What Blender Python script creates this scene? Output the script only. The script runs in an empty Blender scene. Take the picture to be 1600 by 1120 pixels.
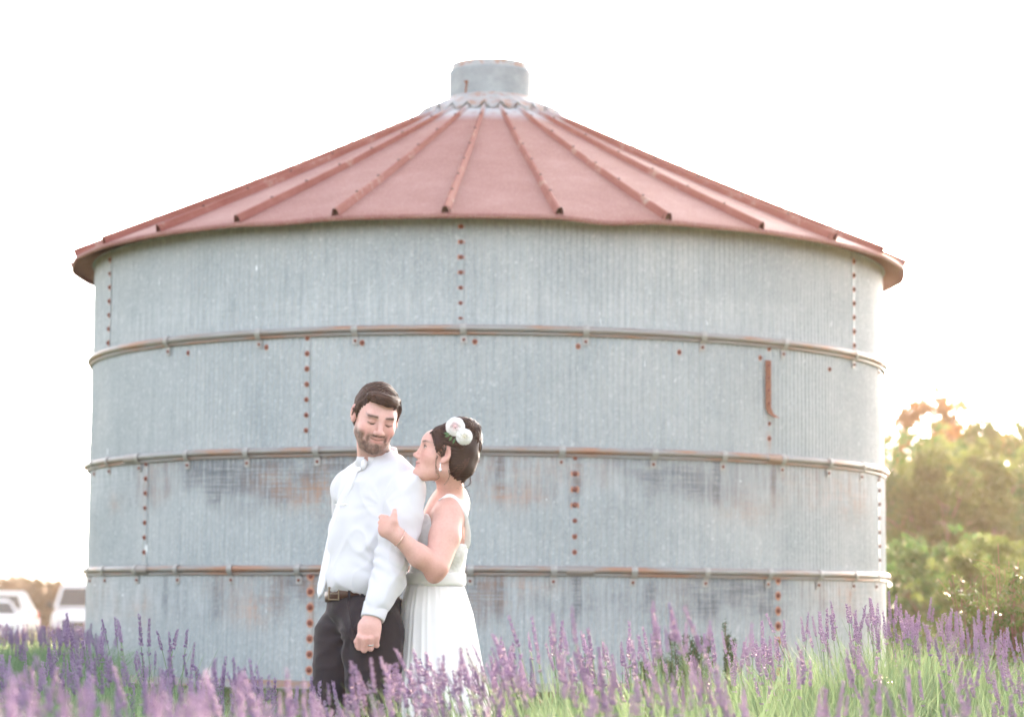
import bpy, math, random, os
import numpy as np
from mathutils import Vector, Matrix, Euler
from mathutils.bvhtree import BVHTree
SC = bpy.context.scene
COL = SC.collection
rnd = random.Random(7)
RG = np.random.default_rng(11)
R_ = math.radians

# ------------------------------------------------------------------ camera
CAM = Vector((0, 0, 1.0)); FPX = 3930.0; PITCH = R_(5.6); ROLL = R_(0.43)
_f = Vector((0, math.cos(PITCH), math.sin(PITCH)))
_r0 = Vector((1, 0, 0)); _u0 = Vector((0, -math.sin(PITCH), math.cos(PITCH)))
_r = _r0*math.cos(ROLL) + _u0*math.sin(ROLL)
_u = _u0*math.cos(ROLL) - _r0*math.sin(ROLL)
cd = bpy.data.cameras.new('camera'); cam = bpy.data.objects.new('camera', cd); COL.objects.link(cam)
cd.sensor_width = 36; cd.lens = FPX/1600*36; cd.clip_start = 0.1; cd.clip_end = 5000
M = Matrix((_r, _u, -_f)).transposed().to_4x4(); M.translation = CAM
cam.matrix_world = M
cd.dof.use_dof = True; cd.dof.focus_distance = 9.6; cd.dof.aperture_fstop = 3.1; cd.dof.aperture_blades = 9
SC.camera = cam

# ------------------------------------------------------------------ world, sun, exposure
SUN_EL, SUN_AZ = R_(13), R_(17)          # behind the bin, a little to the right
w = bpy.data.worlds.new('World'); SC.world = w; w.use_nodes = True
nt = w.node_tree; bg = nt.nodes['Background']
sky = nt.nodes.new('ShaderNodeTexSky'); sky.sky_type = 'NISHITA'; sky.sun_disc = False
sky.sun_elevation = SUN_EL; sky.sun_rotation = SUN_AZ
sky.air_density = 0.8; sky.dust_density = 3.0; sky.ozone_density = 0.6; sky.altitude = 0
hs = nt.nodes.new('ShaderNodeHueSaturation'); hs.inputs['Saturation'].default_value = .38   # thin milky overcast
nt.links.new(sky.outputs[0], hs.inputs['Color']); tn = nt.nodes.new('ShaderNodeMix'); tn.data_type = 'RGBA'; tn.blend_type = 'MULTIPLY'; tn.inputs[0].default_value = 1; tn.inputs[7].default_value = (1.01, .99, 1.01, 1); nt.links.new(hs.outputs[0], tn.inputs[6]); nt.links.new(tn.outputs[2], bg.inputs[0]); bg.inputs[1].default_value = 0.15
sd = bpy.data.lights.new('sun', 'SUN'); sun = bpy.data.objects.new('sun', sd); COL.objects.link(sun)
sd.energy = 4.5; sd.angle = R_(0.53); sd.color = (1.0, 0.66, 0.42)
sdir = Vector((math.sin(SUN_AZ)*math.cos(SUN_EL), math.cos(SUN_AZ)*math.cos(SUN_EL), math.sin(SUN_EL)))
sun.rotation_euler = sdir.to_track_quat('Z', 'Y').to_euler(); sun.location = (6, 30, 12)
SC.view_settings.view_transform = 'Standard'; SC.view_settings.look = 'None'
SC.view_settings.exposure = 2.74; SC.view_settings.gamma = 1.0
SC.cycles.max_bounces = 8; SC.cycles.diffuse_bounces = 3; SC.cycles.transmission_bounces = 4
SC.cycles.transparent_max_bounces = 6; SC.cycles.sample_clamp_indirect = 6

def P(px, py, Y):
    """world point at depth Y on the line of sight of photo pixel px, py (used to take measurements)"""
    d = _f + _r*((px-800)/FPX) + _u*((560-py)/FPX)
    return CAM + d*(Y/d.y)
def PA(px, py, Y): return np.array(P(px, py, Y))
def proj(p):
    v = Vector(p)-CAM; z = v.dot(_f)
    return 800+FPX*v.dot(_r)/z, 560-FPX*v.dot(_u)/z

# ------------------------------------------------------------------ object helpers
def link(o, parent=None):
    COL.objects.link(o)
    if parent is not None:
        o.parent = parent
        o.matrix_parent_inverse = parent.matrix_basis.inverted()
    return o
def mesh_obj(name, V, F, mats, parent=None, smooth=True, midx=None, cols=None, uv=None):
    me = bpy.data.meshes.new(name)
    V = np.asarray(V, dtype=np.float32).reshape(-1, 3)
    if isinstance(F, np.ndarray):
        n, k = F.shape
        me.vertices.add(len(V)); me.vertices.foreach_set('co', V.ravel())
        me.loops.add(n*k); me.loops.foreach_set('vertex_index', F.astype(np.int32).ravel())
        me.polygons.add(n); me.polygons.foreach_set('loop_start', np.arange(0, n*k, k, dtype=np.int32))
        me.update(calc_edges=True)
    else:
        me.from_pydata([tuple(map(float, v)) for v in V], [], [tuple(map(int, f)) for f in F]); me.update()
    me.validate()
    for m in (mats if isinstance(mats, (list, tuple)) else [mats]): me.materials.append(m)
    np_ = len(me.polygons)
    if midx is not None: me.polygons.foreach_set('material_index', np.asarray(midx, dtype=np.int32)[:np_])
    me.polygons.foreach_set('use_smooth', np.full(np_, bool(smooth)))
    if cols is not None:
        a = me.color_attributes.new('Col', 'FLOAT_COLOR', 'POINT')
        c = np.ones((len(V), 4), dtype=np.float32); c[:, :3] = cols; a.data.foreach_set('color', c.ravel())
    if uv is not None:
        ul = me.uv_layers.new(name='UVMap')
        li = np.empty(len(me.loops), dtype=np.int32); me.loops.foreach_get('vertex_index', li)
        ul.data.foreach_set('uv', np.asarray(uv, dtype=np.float32)[li].ravel())
    return link(bpy.data.objects.new(name, me), parent)
def empty(name, loc, label, cat, group=None):
    o = bpy.data.objects.new(name, None); o.location = loc; COL.objects.link(o); o.empty_display_size = .2
    o.matrix_basis = Matrix.Translation(loc)
    return tag(o, label, cat, group)
def tag(o, label=None, cat=None, group=None, kind=None):
    if label: o['label'] = label
    if cat: o['category'] = cat
    if group: o['group'] = group
    if kind: o['kind'] = kind
    return o
class MB:
    """collects pieces (arrays of points and faces) into one mesh"""
    def __init__(s): s.V = []; s.F = []; s.n = 0; s.C = []; s.M = []
    def add(s, V, F, col=None, mi=0):
        V = np.asarray(V, float).reshape(-1, 3); s.V.append(V)
        for f in F: s.F.append([i+s.n for i in f]); s.M.append(mi)
        s.C.append(np.tile(np.array(col if col is not None else (1, 1, 1), float), (len(V), 1))); s.n += len(V)
    def build(s, name, mats, parent=None, smooth=True):
        return mesh_obj(name, np.concatenate(s.V), s.F, mats, parent, smooth, s.M, np.concatenate(s.C))
def grid_faces(n, m, cu=False, cv=False):
    F = []
    for i in range(n if cu else n-1):
        for j in range(m if cv else m-1):
            a = i*m+j; b = i*m+(j+1) % m; c = ((i+1) % n)*m+(j+1) % m; d = ((i+1) % n)*m+j
            F.append((a, d, c, b))
    return F
def frames(pts):
    pts = np.asarray(pts, float); T = np.gradient(pts, axis=0); T /= np.linalg.norm(T, axis=1)[:, None]+1e-12
    ref = np.array((0, 0, 1.)) if abs(T[0, 2]) < .9 else np.array((1., 0, 0))
    N = []; n = np.cross(T[0], ref); n /= np.linalg.norm(n)
    for t in T:
        n = n-t*n.dot(t); n /= np.linalg.norm(n)+1e-12; N.append(n.copy())
    N = np.array(N); return pts, T, N, np.cross(T, N)
def tube(pts, rad, k=8, sx=1., caps=True):
    pts, T, N, B = frames(pts); n = len(pts); rad = np.broadcast_to(rad, n)
    a = np.linspace(0, 2*math.pi, k, endpoint=False)
    V = pts[:, None]+rad[:, None, None]*(np.cos(a)[None, :, None]*N[:, None]*sx+np.sin(a)[None, :, None]*B[:, None])
    F = grid_faces(n, k, False, True)
    if caps: F = F+[tuple(range(k)), tuple((n-1)*k+i for i in range(k))[::-1]]
    return V.reshape(-1, 3), F
def spline(pts, n):
    pts = np.asarray(pts, float); m = len(pts); t = np.linspace(0, m-1, n); out = []
    for x in t:
        i = min(int(x), m-2); u = x-i
        p0 = pts[max(i-1, 0)]; p1 = pts[i]; p2 = pts[i+1]; p3 = pts[min(i+2, m-1)]
        out.append(.5*((2*p1)+(-p0+p2)*u+(2*p0-5*p1+4*p2-p3)*u*u+(-p0+3*p1-3*p2+p3)*u**3))
    return np.array(out)
def ball(c, r, n=10, m=14):
    r = np.broadcast_to(r, 3); V = []; F = []
    for i in range(n+1):
        t = math.pi*i/n
        for j in range(m):
            p = 2*math.pi*j/m; V.append((c[0]+r[0]*math.sin(t)*math.cos(p), c[1]+r[1]*math.sin(t)*math.sin(p), c[2]+r[2]*math.cos(t)))
    return np.array(V), grid_faces(n+1, m, False, True)
def rbox(c, s, b=.01):
    """box with bevelled edges (48 corner points hull)"""
    import bmesh
    bm = bmesh.new(); bmesh.ops.create_cube(bm, size=1)
    for v in bm.verts: v.co = Vector((v.co.x*s[0], v.co.y*s[1], v.co.z*s[2]))
    if b: bmesh.ops.bevel(bm, geom=list(bm.edges), offset=b, segments=2, affect='EDGES', profile=.6)
    V = np.array([v.co[:] for v in bm.verts])+np.array(c); F = [[v.index for v in f.verts] for f in bm.faces]
    bm.free(); return V, F

# ------------------------------------------------------------------ numpy noise
_perm = np.random.default_rng(3).permutation(256).astype(np.int64)
def vnoise(p, s=1.0, seed=0):
    p = np.asarray(p, float)*s+seed*17.37; i = np.floor(p).astype(np.int64); f = p-i; f = f*f*(3-2*f); r = 0
    def h(x, y, z): return _perm[(_perm[(_perm[x & 255]+y) & 255]+z) & 255]/255.
    for dx in (0, 1):
        for dy in (0, 1):
            for dz in (0, 1):
                wt = (f[..., 0] if dx else 1-f[..., 0])*(f[..., 1] if dy else 1-f[..., 1])*(f[..., 2] if dz else 1-f[..., 2])
                r = r+wt*h(i[..., 0]+dx, i[..., 1]+dy, i[..., 2]+dz)
    return r*2-1
def sstep(a, b, x): t = np.clip((x-a)/(b-a), 0, 1); return t*t*(3-2*t)

# ------------------------------------------------------------------ material helpers
class Mat:
    def __init__(s, name, rough=.6, metal=0., spec=.5):
        s.m = bpy.data.materials.new(name); s.m.use_nodes = True; s.t = s.m.node_tree
        s.b = s.t.nodes['Principled BSDF']; s.b.inputs['Roughness'].default_value = rough
        s.b.inputs['Metallic'].default_value = metal; s.b.inputs['Specular IOR Level'].default_value = spec
    def n(s, t, **k):
        x = s.t.nodes.new(t)
        for a, v in k.items():
            if a.startswith('i_'): x.inputs[a[2:].replace('_', ' ')].default_value = v
            else: setattr(x, a, v)
        return x
    def l(s, a, b): s.t.links.new(a, b); return s
    def coord(s, kind='Object', scale=(1, 1, 1)):
        c = s.n('ShaderNodeTexCoord'); m = s.n('ShaderNodeMapping'); m.inputs['Scale'].default_value = scale
        s.l(c.outputs[kind], m.inputs[0]); return m.outputs[0]
    def noise(s, vec, scale, detail=3, rough=.6, dist=0.):
        x = s.n('ShaderNodeTexNoise'); x.inputs['Scale'].default_value = scale; x.inputs['Detail'].default_value = detail
        x.inputs['Roughness'].default_value = rough; x.inputs['Distortion'].default_value = dist
        s.l(vec, x.inputs['Vector']); return x.outputs['Fac']
    def ramp(s, fac, stops):
        x = s.n('ShaderNodeValToRGB'); e = x.color_ramp.elements
        while len(e) < len(stops): e.new(.5)
        for q, (p, c) in zip(e, stops): q.position = p; q.color = (*c, 1) if len(c) == 3 else c
        s.l(fac, x.inputs[0]); return x.outputs[0]
    def thr(s, fac, a, b):
        x = s.n('ShaderNodeMapRange'); x.inputs[1].default_value = a; x.inputs[2].default_value = b; s.l(fac, x.inputs[0]); return x.outputs[0]
    def mul(s, a, b, op='MULTIPLY'):
        x = s.n('ShaderNodeMath'); x.operation = op
        for i, v in enumerate((a, b)):
            if isinstance(v, (int, float)): x.inputs[i].default_value = v
            else: s.l(v, x.inputs[i])
        return x.outputs[0]
    def mix(s, fac, a, b, mode='MIX'):
        x = s.n('ShaderNodeMix'); x.data_type = 'RGBA'; x.blend_type = mode
        for i, v in ((0, fac), (6, a), (7, b)):
            if isinstance(v, (int, float)): x.inputs[i].default_value = v
            elif isinstance(v, tuple): x.inputs[i].default_value = (*v, 1)
            else: s.l(v, x.inputs[i])
        return x.outputs[2]
    def color(s, c):
        if isinstance(c, tuple): s.b.inputs['Base Color'].default_value = (*c, 1)
        else: s.l(c, s.b.inputs['Base Color'])
        return s
    def bump(s, fac, strength=.3, dist=.01):
        x = s.n('ShaderNodeBump'); x.inputs['Strength'].default_value = strength; x.inputs['Distance'].default_value = dist
        s.l(fac, x.inputs['Height']); s.l(x.outputs[0], s.b.inputs['Normal']); return s
    def attr(s):
        x = s.n('ShaderNodeVertexColor'); x.layer_name = 'Col'; return x.outputs[0]
def simple(name, c, rough=.6, metal=0., var=.15, scale=40, bump=0., spec=.5):
    m = Mat(name, rough, metal, spec); f = m.noise(m.coord(), scale, 4)
    m.color(m.ramp(f, [(.25, tuple(x*(1-var) for x in c)), (.75, tuple(min(1, x*(1+var)) for x in c))]))
    if bump: m.bump(f, bump, .002)
    return m.m
# ------------------------------------------------------------------ materials
def galv():
    m = Mat('galvanised', .55, .08, .3); uv = m.coord('UV')
    def mp(sx, sy):
        q = m.n('ShaderNodeMapping'); q.inputs['Scale'].default_value = (sx, sy, 1); m.l(uv, q.inputs[0]); return q.outputs[0]
    big = m.noise(mp(1.3, 1.0), 1.0, 4, .6)
    base = m.ramp(big, [(.3, (.315, .358, .374)), (.55, (.415, .448, .455)), (.75, (.49, .512, .505))])
    streak = m.noise(mp(26, 1.2), 1.0, 5, .7)
    base = m.mix(m.mul(m.thr(streak, .47, .72), .7), base, (.26, .30, .318))
    pale = m.noise(mp(19, 2.0), 1.3, 4, .7)
    base = m.mix(m.mul(m.thr(pale, .55, .8), .55), base, (.48, .505, .50))
    vor = m.n('ShaderNodeTexVoronoi'); vor.inputs['Scale'].default_value = 64; m.l(uv, vor.inputs['Vector'])
    base = m.mix(.30, base, m.ramp(vor.outputs['Color'], [(0, (.18, .21, .23)), (.8, (.42, .45, .45)), (1, (.75, .77, .76))]))
    # weathering and eave shade mask (attribute Col: r = stain plus shade amount, g = rust amount, b = pale amount)
    at = m.n('ShaderNodeVertexColor'); at.layer_name = 'Col'; sep = m.n('ShaderNodeSeparateColor'); m.l(at.outputs[0], sep.inputs[0])
    ver = m.noise(mp(60, 2.5), 1.0, 5, .8); hor = m.noise(mp(2.5, 95), 1.0, 5, .8)
    hatch = m.mul(m.mul(ver, hor, 'ADD'), .5)
    blot = m.noise(mp(4, 7), 1.0, 5, .65)
    stain_shade = m.mul(m.mul(m.thr(m.mul(m.mul(blot, big, 'ADD'), .5), .36, .54), sep.outputs[0]), m.mul(m.mul(m.thr(hatch, .42, .54), .8), .2, 'ADD'))
    base = m.mix(m.mul(stain_shade, .9), base, (.11, .12, .14))
    rb = m.noise(mp(9, 7), 1.0, 6, .7)
    rmask = m.mul(m.thr(m.mul(m.mul(hatch, rb, 'ADD'), .5), .42, .56), sep.outputs[1])
    base = m.mix(m.mul(m.mul(rmask, m.mul(m.thr(hatch, .42, .54), .25, 'ADD')), .72), base, (.40, .235, .155))
    pm = m.mul(m.thr(m.mul(m.mul(hor, pale, 'ADD'), .5), .44, .56), sep.outputs[2])
    base = m.mix(m.mul(pm, .75), base, (.58, .615, .625))
    sc_ = m.noise(mp(9, 2.2), 3.0, 3, .5, 1.5)
    base = m.mix(m.thr(sc_, .735, .76), base, (.80, .84, .84))
    m.color(base); m.bump(m.mul(hatch, streak, 'ADD'), .12, .004)
    m.l(m.thr(big, .2, .9), m.n('ShaderNodeMath').inputs[0])
    return m.m
M_galv = galv()
def roofmat():
    m = Mat('roof_paint', .68, 0, .2); c = m.coord(); a = m.attr()
    f = m.noise(c, 3, 5, .7); g = m.noise(c, 90, 3, .6)
    col = m.ramp(f, [(.3, (.24, .102, .088)), (.5, (.272, .128, .112)), (.72, (.315, .165, .145))])
    col = m.mix(m.mul(m.thr(g, .5, .75), .35), col, (.62, .45, .43))
    sep = m.n('ShaderNodeSeparateColor'); m.l(a, sep.inputs[0])
    # ribs: deeper red with worn zinc patches
    h = m.noise(c, 4, 5, .7)
    rib = m.ramp(h, [(.35, (.23, .072, .055)), (.56, (.27, .095, .075)), (.66, (.36, .21, .17)), (.78, (.40, .34, .30))])
    col = m.mix(sep.outputs[0], col, rib)
    # bare zinc near the collar
    z = m.mul(m.mul(sep.outputs[1], 1.0), m.thr(m.noise(c, 9, 4, .7), .2, .5))
    col = m.mix(z, col, (.50, .54, .56))
    m.color(col); m.bump(g, .15, .002); return m.m
M_roof = roofmat()
def zincmat():
    m = Mat('weathered_zinc', .6, .05, .2); c = m.coord(); f = m.noise(c, 9, 5, .7)
    col = m.ramp(f, [(.3, (.22, .255, .27)), (.7, (.33, .37, .39))])
    m.color(col); m.bump(f, .1, .003); return m.m
M_zinc = zincmat()
def hoopmat():
    m = Mat('rusty_pipe', .45, .25); uv = m.coord('UV')
    q = m.n('ShaderNodeMapping'); q.inputs['Scale'].default_value = (1.1, 9, 1); m.l(uv, q.inputs[0])
    f = m.noise(q.outputs[0], 1.6, 5, .65)
    m.color(m.ramp(f, [(.3, (.34, .365, .375)), (.5, (.29, .265, .25)), (.60, (.36, .22, .16)), (.74, (.36, .155, .10))])); return m.m
M_hoop = hoopmat()
M_rust = simple('rust', (.22, .085, .05), .85, 0, .4, 60, .4)
M_bolt = simple('bolt_rust', (.21, .075, .055), .7, .1, .3, 90)
M_rusthalo = simple('rust_bleed', (.50, .24, .16), .8, 0, .3, 120)
M_clip = simple('clip_metal', (.40, .39, .38), .5, .3, .25, 40)
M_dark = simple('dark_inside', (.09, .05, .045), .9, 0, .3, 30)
M_conc = simple('concrete', (.38, .36, .33), .9, 0, .2, 14, .3)

# ------------------------------------------------------------------ ground
TY = 17.59; RB = 2.74; TC = P(762, 700, TY); TX = TC.x
def gz(x, y):
    x = np.asarray(x, float); y = np.asarray(y, float)
    h = .50*sstep(8.6, 14.2, y+.0*x)
    far = sstep(26, 75, y)
    left = sstep(2, -6, x)
    return h-far*(.18+.70*left*.95)+.02*np.sin(x*1.7+y*.6)*sstep(60, 20, y)*(1-sstep(13.5, 14.8, y))
def ground():
    xs = np.concatenate([np.array([-1500, -600, -250, -100, -50, -25, -15]), np.linspace(-10, 10, 61), np.array([15, 25, 50, 100, 250, 600, 1500])])
    ys = np.concatenate([np.array([-300, -60, -20, -8]), np.linspace(-3, 25, 90), np.array([28, 32, 38, 45, 55, 65, 75, 90, 120, 180, 300, 600, 1200, 2500])])
    X, Y = np.meshgrid(xs, ys, indexing='ij'); Z = gz(X, Y)
    V = np.stack([X, Y, Z], -1).reshape(-1, 3)
    m = Mat('soil_and_grass', .95, 0, .0); c = m.coord(); f = m.noise(c, 1.5, 6, .7); g = m.noise(c, 25, 4, .7)
    col = m.mix(m.thr(f, .35, .55), (.12, .105, .075), (.075, .105, .045))
    m.color(m.mix(m.thr(g, .4, .7), col, (.12, .14, .07))); m.bump(g, .5, .03)
    o = mesh_obj('ground', V, np.array(grid_faces(len(xs), len(ys))), m.m)
    tag(o, kind='structure')
ground()

# ------------------------------------------------------------------ the grain bin
DY = TY
def theta_of(px, py=700, rad=RB):
    """bearing on the bin wall (0 = towards the camera, + = to the right) that shows at photo column px"""
    best = None
    lo, hi = -math.pi*.46, math.pi*.46
    for _ in range(50):
        mid = (lo+hi)/2
        z = zpix(py, rad)
        q = proj((TX+rad*math.sin(mid), TY-rad*math.cos(mid), z))[0]
        if q < px: lo = mid
        else: hi = mid
    return (lo+hi)/2
def zpix(py, rad=RB, th=0.): return P(765, py, TY-rad*math.cos(th)).z
Z_BASE = zpix(1080); Z1 = zpix(889); Z2 = zpix(702); Z3 = zpix(513); Z_TOP = Z3+(Z3-Z1)/2-.045
ROWZ = [(Z_BASE, Z1), (Z1, Z2), (Z2, Z3), (Z3, Z_TOP)]
def cyl(th, r, z): return np.array((TX+r*np.sin(th), TY-r*np.cos(th), z)) if np.isscalar(th) else np.stack([TX+r*np.sin(th), TY-r*np.cos(th), np.broadcast_to(z, th.shape)], -1)
binr = empty('grain_bin', (TX, TY, Z_BASE), 'round galvanised steel grain bin with dusty red conical roof standing behind the couple', 'grain bin')
SEAMS = {3: [theta_of(726, 430)], 2: [theta_of(485, 620), theta_of(1204, 620)], 1: [theta_of(232, 800), theta_of(903, 800)], 0: [theta_of(491, 980), theta_of(1217, 980)]}
SEAMS[3] = [theta_of(173, 480), theta_of(726, 430), theta_of(1335, 480)]
PITCH_C = 2*math.pi/452
def gauss(u, v, u0, v0, su, sv): return np.exp(-((u-u0)/su)**2-((v-v0)/sv)**2)
bolt_proto = None
def bolt_mesh():
    V1, F1 = tube([(0, 0, -.002), (0, 0, .0015)], .0105, 12)
    # hexagonal head on a washer
    V2, F2 = tube([(0, 0, .001), (0, 0, .006), (0, 0, .0095)], [.0085, .0083, .0055], 6)
    mb = MB(); mb.add(V1, F1); mb.add(V2, F2); return mb
bmesh_bolt = None
def make_bolt(th, z, r, parent, s=1.0, halo=0):
    s = s*1.35
    global bmesh_bolt
    if bmesh_bolt is None:
        o = bolt_mesh().build('bolt', M_bolt, None, False); bmesh_bolt = o.data; COL.objects.unlink(o); bpy.data.objects.remove(o)
    o = bpy.data.objects.new('bolt', bmesh_bolt); link(o, parent)
    o.rotation_euler = Euler((R_(90), rnd.uniform(0, 0), th)); p = cyl(th, r+.001, z); o.location = p
    o.rotation_euler = (R_(90), 0, th); o.scale = (s, s, s)
    # rust ring bled into the sheet round the bolt: thin disc with a ragged edge
    if halo > 0:
        a = np.linspace(0, 2*math.pi, 20, endpoint=False); rr = .0105*s*(1+halo*(.75+.5*RG.random(20)*.5))
        rr = rr*(1+.35*halo*np.maximum(0, -np.sin(a))**4)
        pts = [cyl(th, r+.0006, z)]+[cyl(th+rr[i]*math.cos(a[i])/RB, r+.0006, z+rr[i]*math.sin(a[i])) for i in range(20)]
        F = [(0, i+1, (i+1) % 20+1) for i in range(20)]
        mesh_obj('rust_stain', pts, F, M_rusthalo, parent)
    return o
def wall_panel(row, a0, a1, lap0=True):
    """one curved corrugated sheet from bearing a0 to a1; its right end laps over the next sheet"""
    z0, z1 = ROWZ[row]; n = max(8, int((a1-a0+.012)/PITCH_C*7)); th = np.linspace(a0-.008, a1, n)
    nz = 22; t = np.concatenate([[0, .01, .03, .05], np.linspace(.08, .92, nz-8), [.95, .97, .99, 1]]); zz = z0+(z1-z0)*t
    T, Zg = np.meshgrid(th, zz, indexing='ij'); tt = np.broadcast_to(t, T.shape)
    amp = .0040*sstep(0.01, .07, tt)*sstep(.99, .93, tt)
    dl = (a1-T)*RB; dr = (T-a0)*RB
    amp = amp*(1-.92*sstep(.055, .035, dl))*(1-.92*sstep(.02, .0, dr))
    r = RB+.0045*(3-row)*.6+amp*np.sin(T/PITCH_C*2*math.pi)
    r = r+.006*sstep(.05, .035, dl)-.0015*sstep(.02, .0, dr)
    pos = np.stack([T*RB, Zg, np.full_like(T, row*3.1)], -1)
    r = r+.004*vnoise(pos, 1.6, 1)+.0016*vnoise(pos, 6., 2)+.0007*vnoise(pos*np.array((1, 5, 1)), 9., 5)
    r[-1] = r[-2]-.006; T[-1] = T[-2]
    V = np.stack([TX+r*np.sin(T), TY-r*np.cos(T), Zg], -1).reshape(-1, 3)
    U = T*RB; S = np.zeros_like(U); Ru = np.zeros_like(U); Pa = np.zeros_like(U)
    tdn = 1-tt  # 0 at the hoop above
    if row in (0, 1):
        edge = .40+.16*vnoise(np.stack([U, U*0, U*0+row], -1), 2.2, 4)+.07*vnoise(np.stack([U, Zg, U*0+row], -1), 9, 14)
        band = sstep(edge+.12, edge-.12, tdn)
        S = band*(.55+.45*sstep(-.25, .25, vnoise(np.stack([U, Zg*.7, U*0+row], -1), 2.4, 6)))
        S = np.clip(S+.55*band*sstep(.85, 1., np.cos((U-.1)*2*math.pi/.46)), 0, 1)*(1-.75*sstep(.5, .95, np.abs(T)/1.2))
        Pa = band*(1-S)*.9
        Ru = band*.4*sstep(.0, .5, vnoise(np.stack([U, Zg, U*0+row], -1), 1.7, 8))
    S = S+.25*sstep(.05, .0, tt)*sstep(-.2, .3, vnoise(pos, 2., 9))
    if row == 1:
        for (px, py, su, sv, k) in ((470, 770, .16, .06, 1), (410, 745, .10, .05, .6), (180, 790, .10, .04, .6), (800, 775, .14, .025, .7), (1170, 790, .2, .06, .6), (1330, 775, .25, .1, .5), (505, 740, .05, .12, .7)):
            tu = theta_of(px, py)*RB; zz_ = zpix(py, RB, tu/RB); Ru = Ru+k*gauss(U, Zg, tu, zz_, su*1.3, sv*1.6)
        S = np.clip(S, 0, 1)
    if row == 0:
        for (px, py, su, sv, k) in ((395, 955, .14, .06, .9), (220, 955, .10, .07, .7), (487, 955, .02, .14, .9), (830, 915, .15, .03, .5), (1320, 930, .12, .06, .8)):
            tu = theta_of(px, py)*RB; zz_ = zpix(py, RB, tu/RB); Ru = Ru+k*gauss(U, Zg, tu, zz_, su*1.3, sv*1.6)
    if row == 2:
        tu = theta_of(1200, 680)*RB; Ru = Ru+.9*gauss(U, Zg, tu, zpix(690, RB, tu/RB), .02, .09)
        S = S+.0
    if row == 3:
        # eave shadow painted as a dark strip into the wall colour, and hairline cracks of old coating
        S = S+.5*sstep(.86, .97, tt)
        Pa = Pa+.4*sstep(.5, .2, tt)
    cols = np.clip(np.stack([S, Ru, Pa], -1), 0, 1).reshape(-1, 3)
    o = mesh_obj('wall_panel', V, np.array(grid_faces(n, len(t))), M_galv, binr, True, None, cols, np.stack([U, Zg], -1).reshape(-1, 2))
    return o
for row in range(4):
    s = sorted(SEAMS[row]); step = (2*math.pi)/6
    mids = list(s)
    while mids[0]-step > -math.pi+.1: mids.insert(0, mids[0]-step)
    while mids[-1]+step < s[0]+2*math.pi-.55*step and len(mids) < 6: mids.append(mids[-1]+step)
    for i, a in enumerate(mids):
        b = mids[i+1] if i+1 < len(mids) else mids[0]+2*math.pi
        pn = wall_panel(row, a, b)
        z0, z1 = ROWZ[row]
        if abs(((b+math.pi) % (2*math.pi))-math.pi) < R_(76):
            k = 8 if row == 3 else 7
            bb = ((b+math.pi) % (2*math.pi))-math.pi
            for q in range(k):
                zz = z1-(.045+q*.0925) if row < 3 else z1-(.06+q*.0915)
                if zz < z0+.03: continue
                if row == 2 and bb > .5 and 1 <= q <= 4: continue
                hal = (.6 if (row == 1 and abs(bb) < .4 and q in (1, 2, 3)) else .55 if row in (0, 3) else .25)
                make_bolt(bb-.022/RB*(1.0), zz, RB+.0045*(3-row)*.6+.0065, pn, (1.25 if (row == 1 and abs(bb) < .4 and q in (1, 2, 3)) or row == 0 else 1.0)*rnd.uniform(.9, 1.05), hal)
        if row == 2:
            for px, py in ((295, 555), (417, 545), (566, 537), (742, 534), (903, 540), (1061, 548), (1187, 556), (1295, 573)):
                th = theta_of(px, py)
                if a <= th < b: make_bolt(th, zpix(py, RB, th), RB+.005, pn, .95, .3)

# hoops: round pipe with a thin flange below, joined by sleeves
def hoop(z, seed):
    th = np.linspace(-math.pi, math.pi, 361); prof = []
    for a in np.linspace(-100, 100, 9): prof.append((.014+.020*math.cos(R_(a)), .020*math.sin(R_(a))))
    prof = prof[::-1]+[(.006, -.022)]+[(.008+.010*math.cos(R_(a)), -.031+.009*math.sin(R_(a))) for a in np.linspace(80, -110, 6)]
    prof = np.array(prof); wob = .0022*vnoise(np.stack([th*RB*1.4, th*0, th*0+seed], -1), 1., seed)
    V = np.stack([np.stack([TX+(RB+.006+p[0]+wob)*np.sin(th), TY-(RB+.006+p[0]+wob)*np.cos(th), z+p[1]+wob*1.1], -1) for p in prof], 1)
    uv = np.stack(np.broadcast_arrays((th*RB)[:, None]+seed*7.3, np.linspace(0, .1, len(prof))[None]), -1)
    return mesh_obj('hoop', V.reshape(-1, 3), np.array(grid_faces(361, len(prof))), M_hoop, binr, True, None, None, uv.reshape(-1, 2))
clip_me = None
def make_clip(th, z, parent):
    global clip_me
    if clip_me is None:
        # strap: over the pipe, then flat down the sheet; local x = across, y = outwards, z = up
        pr = [(0.004, .026), (.020, .0255), (.034, .018), (.0405, .002), (.038, -.014), (.030, -.030), (.016, -.040), (.009, -.048), (.0075, -.092)]
        V = []; wd = .019
        for (y, zz) in pr:
            for x in (-wd, wd): V += [(x, -y, zz), (x, -(y-.0035), zz-.001)]
        F = []
        n = len(pr)
        for i in range(n-1):
            a = i*4; b = a+4
            F += [(a, a+2, b+2, b), (a+1, b+1, b+3, a+3), (a, b, b+1, a+1), (a+2, a+3, b+3, b+2)]
        F += [(0, 1, 3, 2), ((n-1)*4, (n-1)*4+2, (n-1)*4+3, (n-1)*4+1)]
        mb = MB(); mb.add(V, F, None, 0)
        B, BF = tube([(0, -.0075, -.070), (0, -.015, -.070), (0, -.019, -.070)], [.010, .0095, .006], 8); mb.add(B, BF, None, 1)
        o = mb.build('clip', [M_clip, M_bolt], None, False); clip_me = o.data; COL.objects.unlink(o); bpy.data.objects.remove(o)
    o = bpy.data.objects.new('clip', clip_me); link(o, parent); o.location = cyl(th, RB+.008, z); o.rotation_euler = (R_(rnd.uniform(-2, 2)), R_(rnd.uniform(-3, 3)), th); return o
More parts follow.
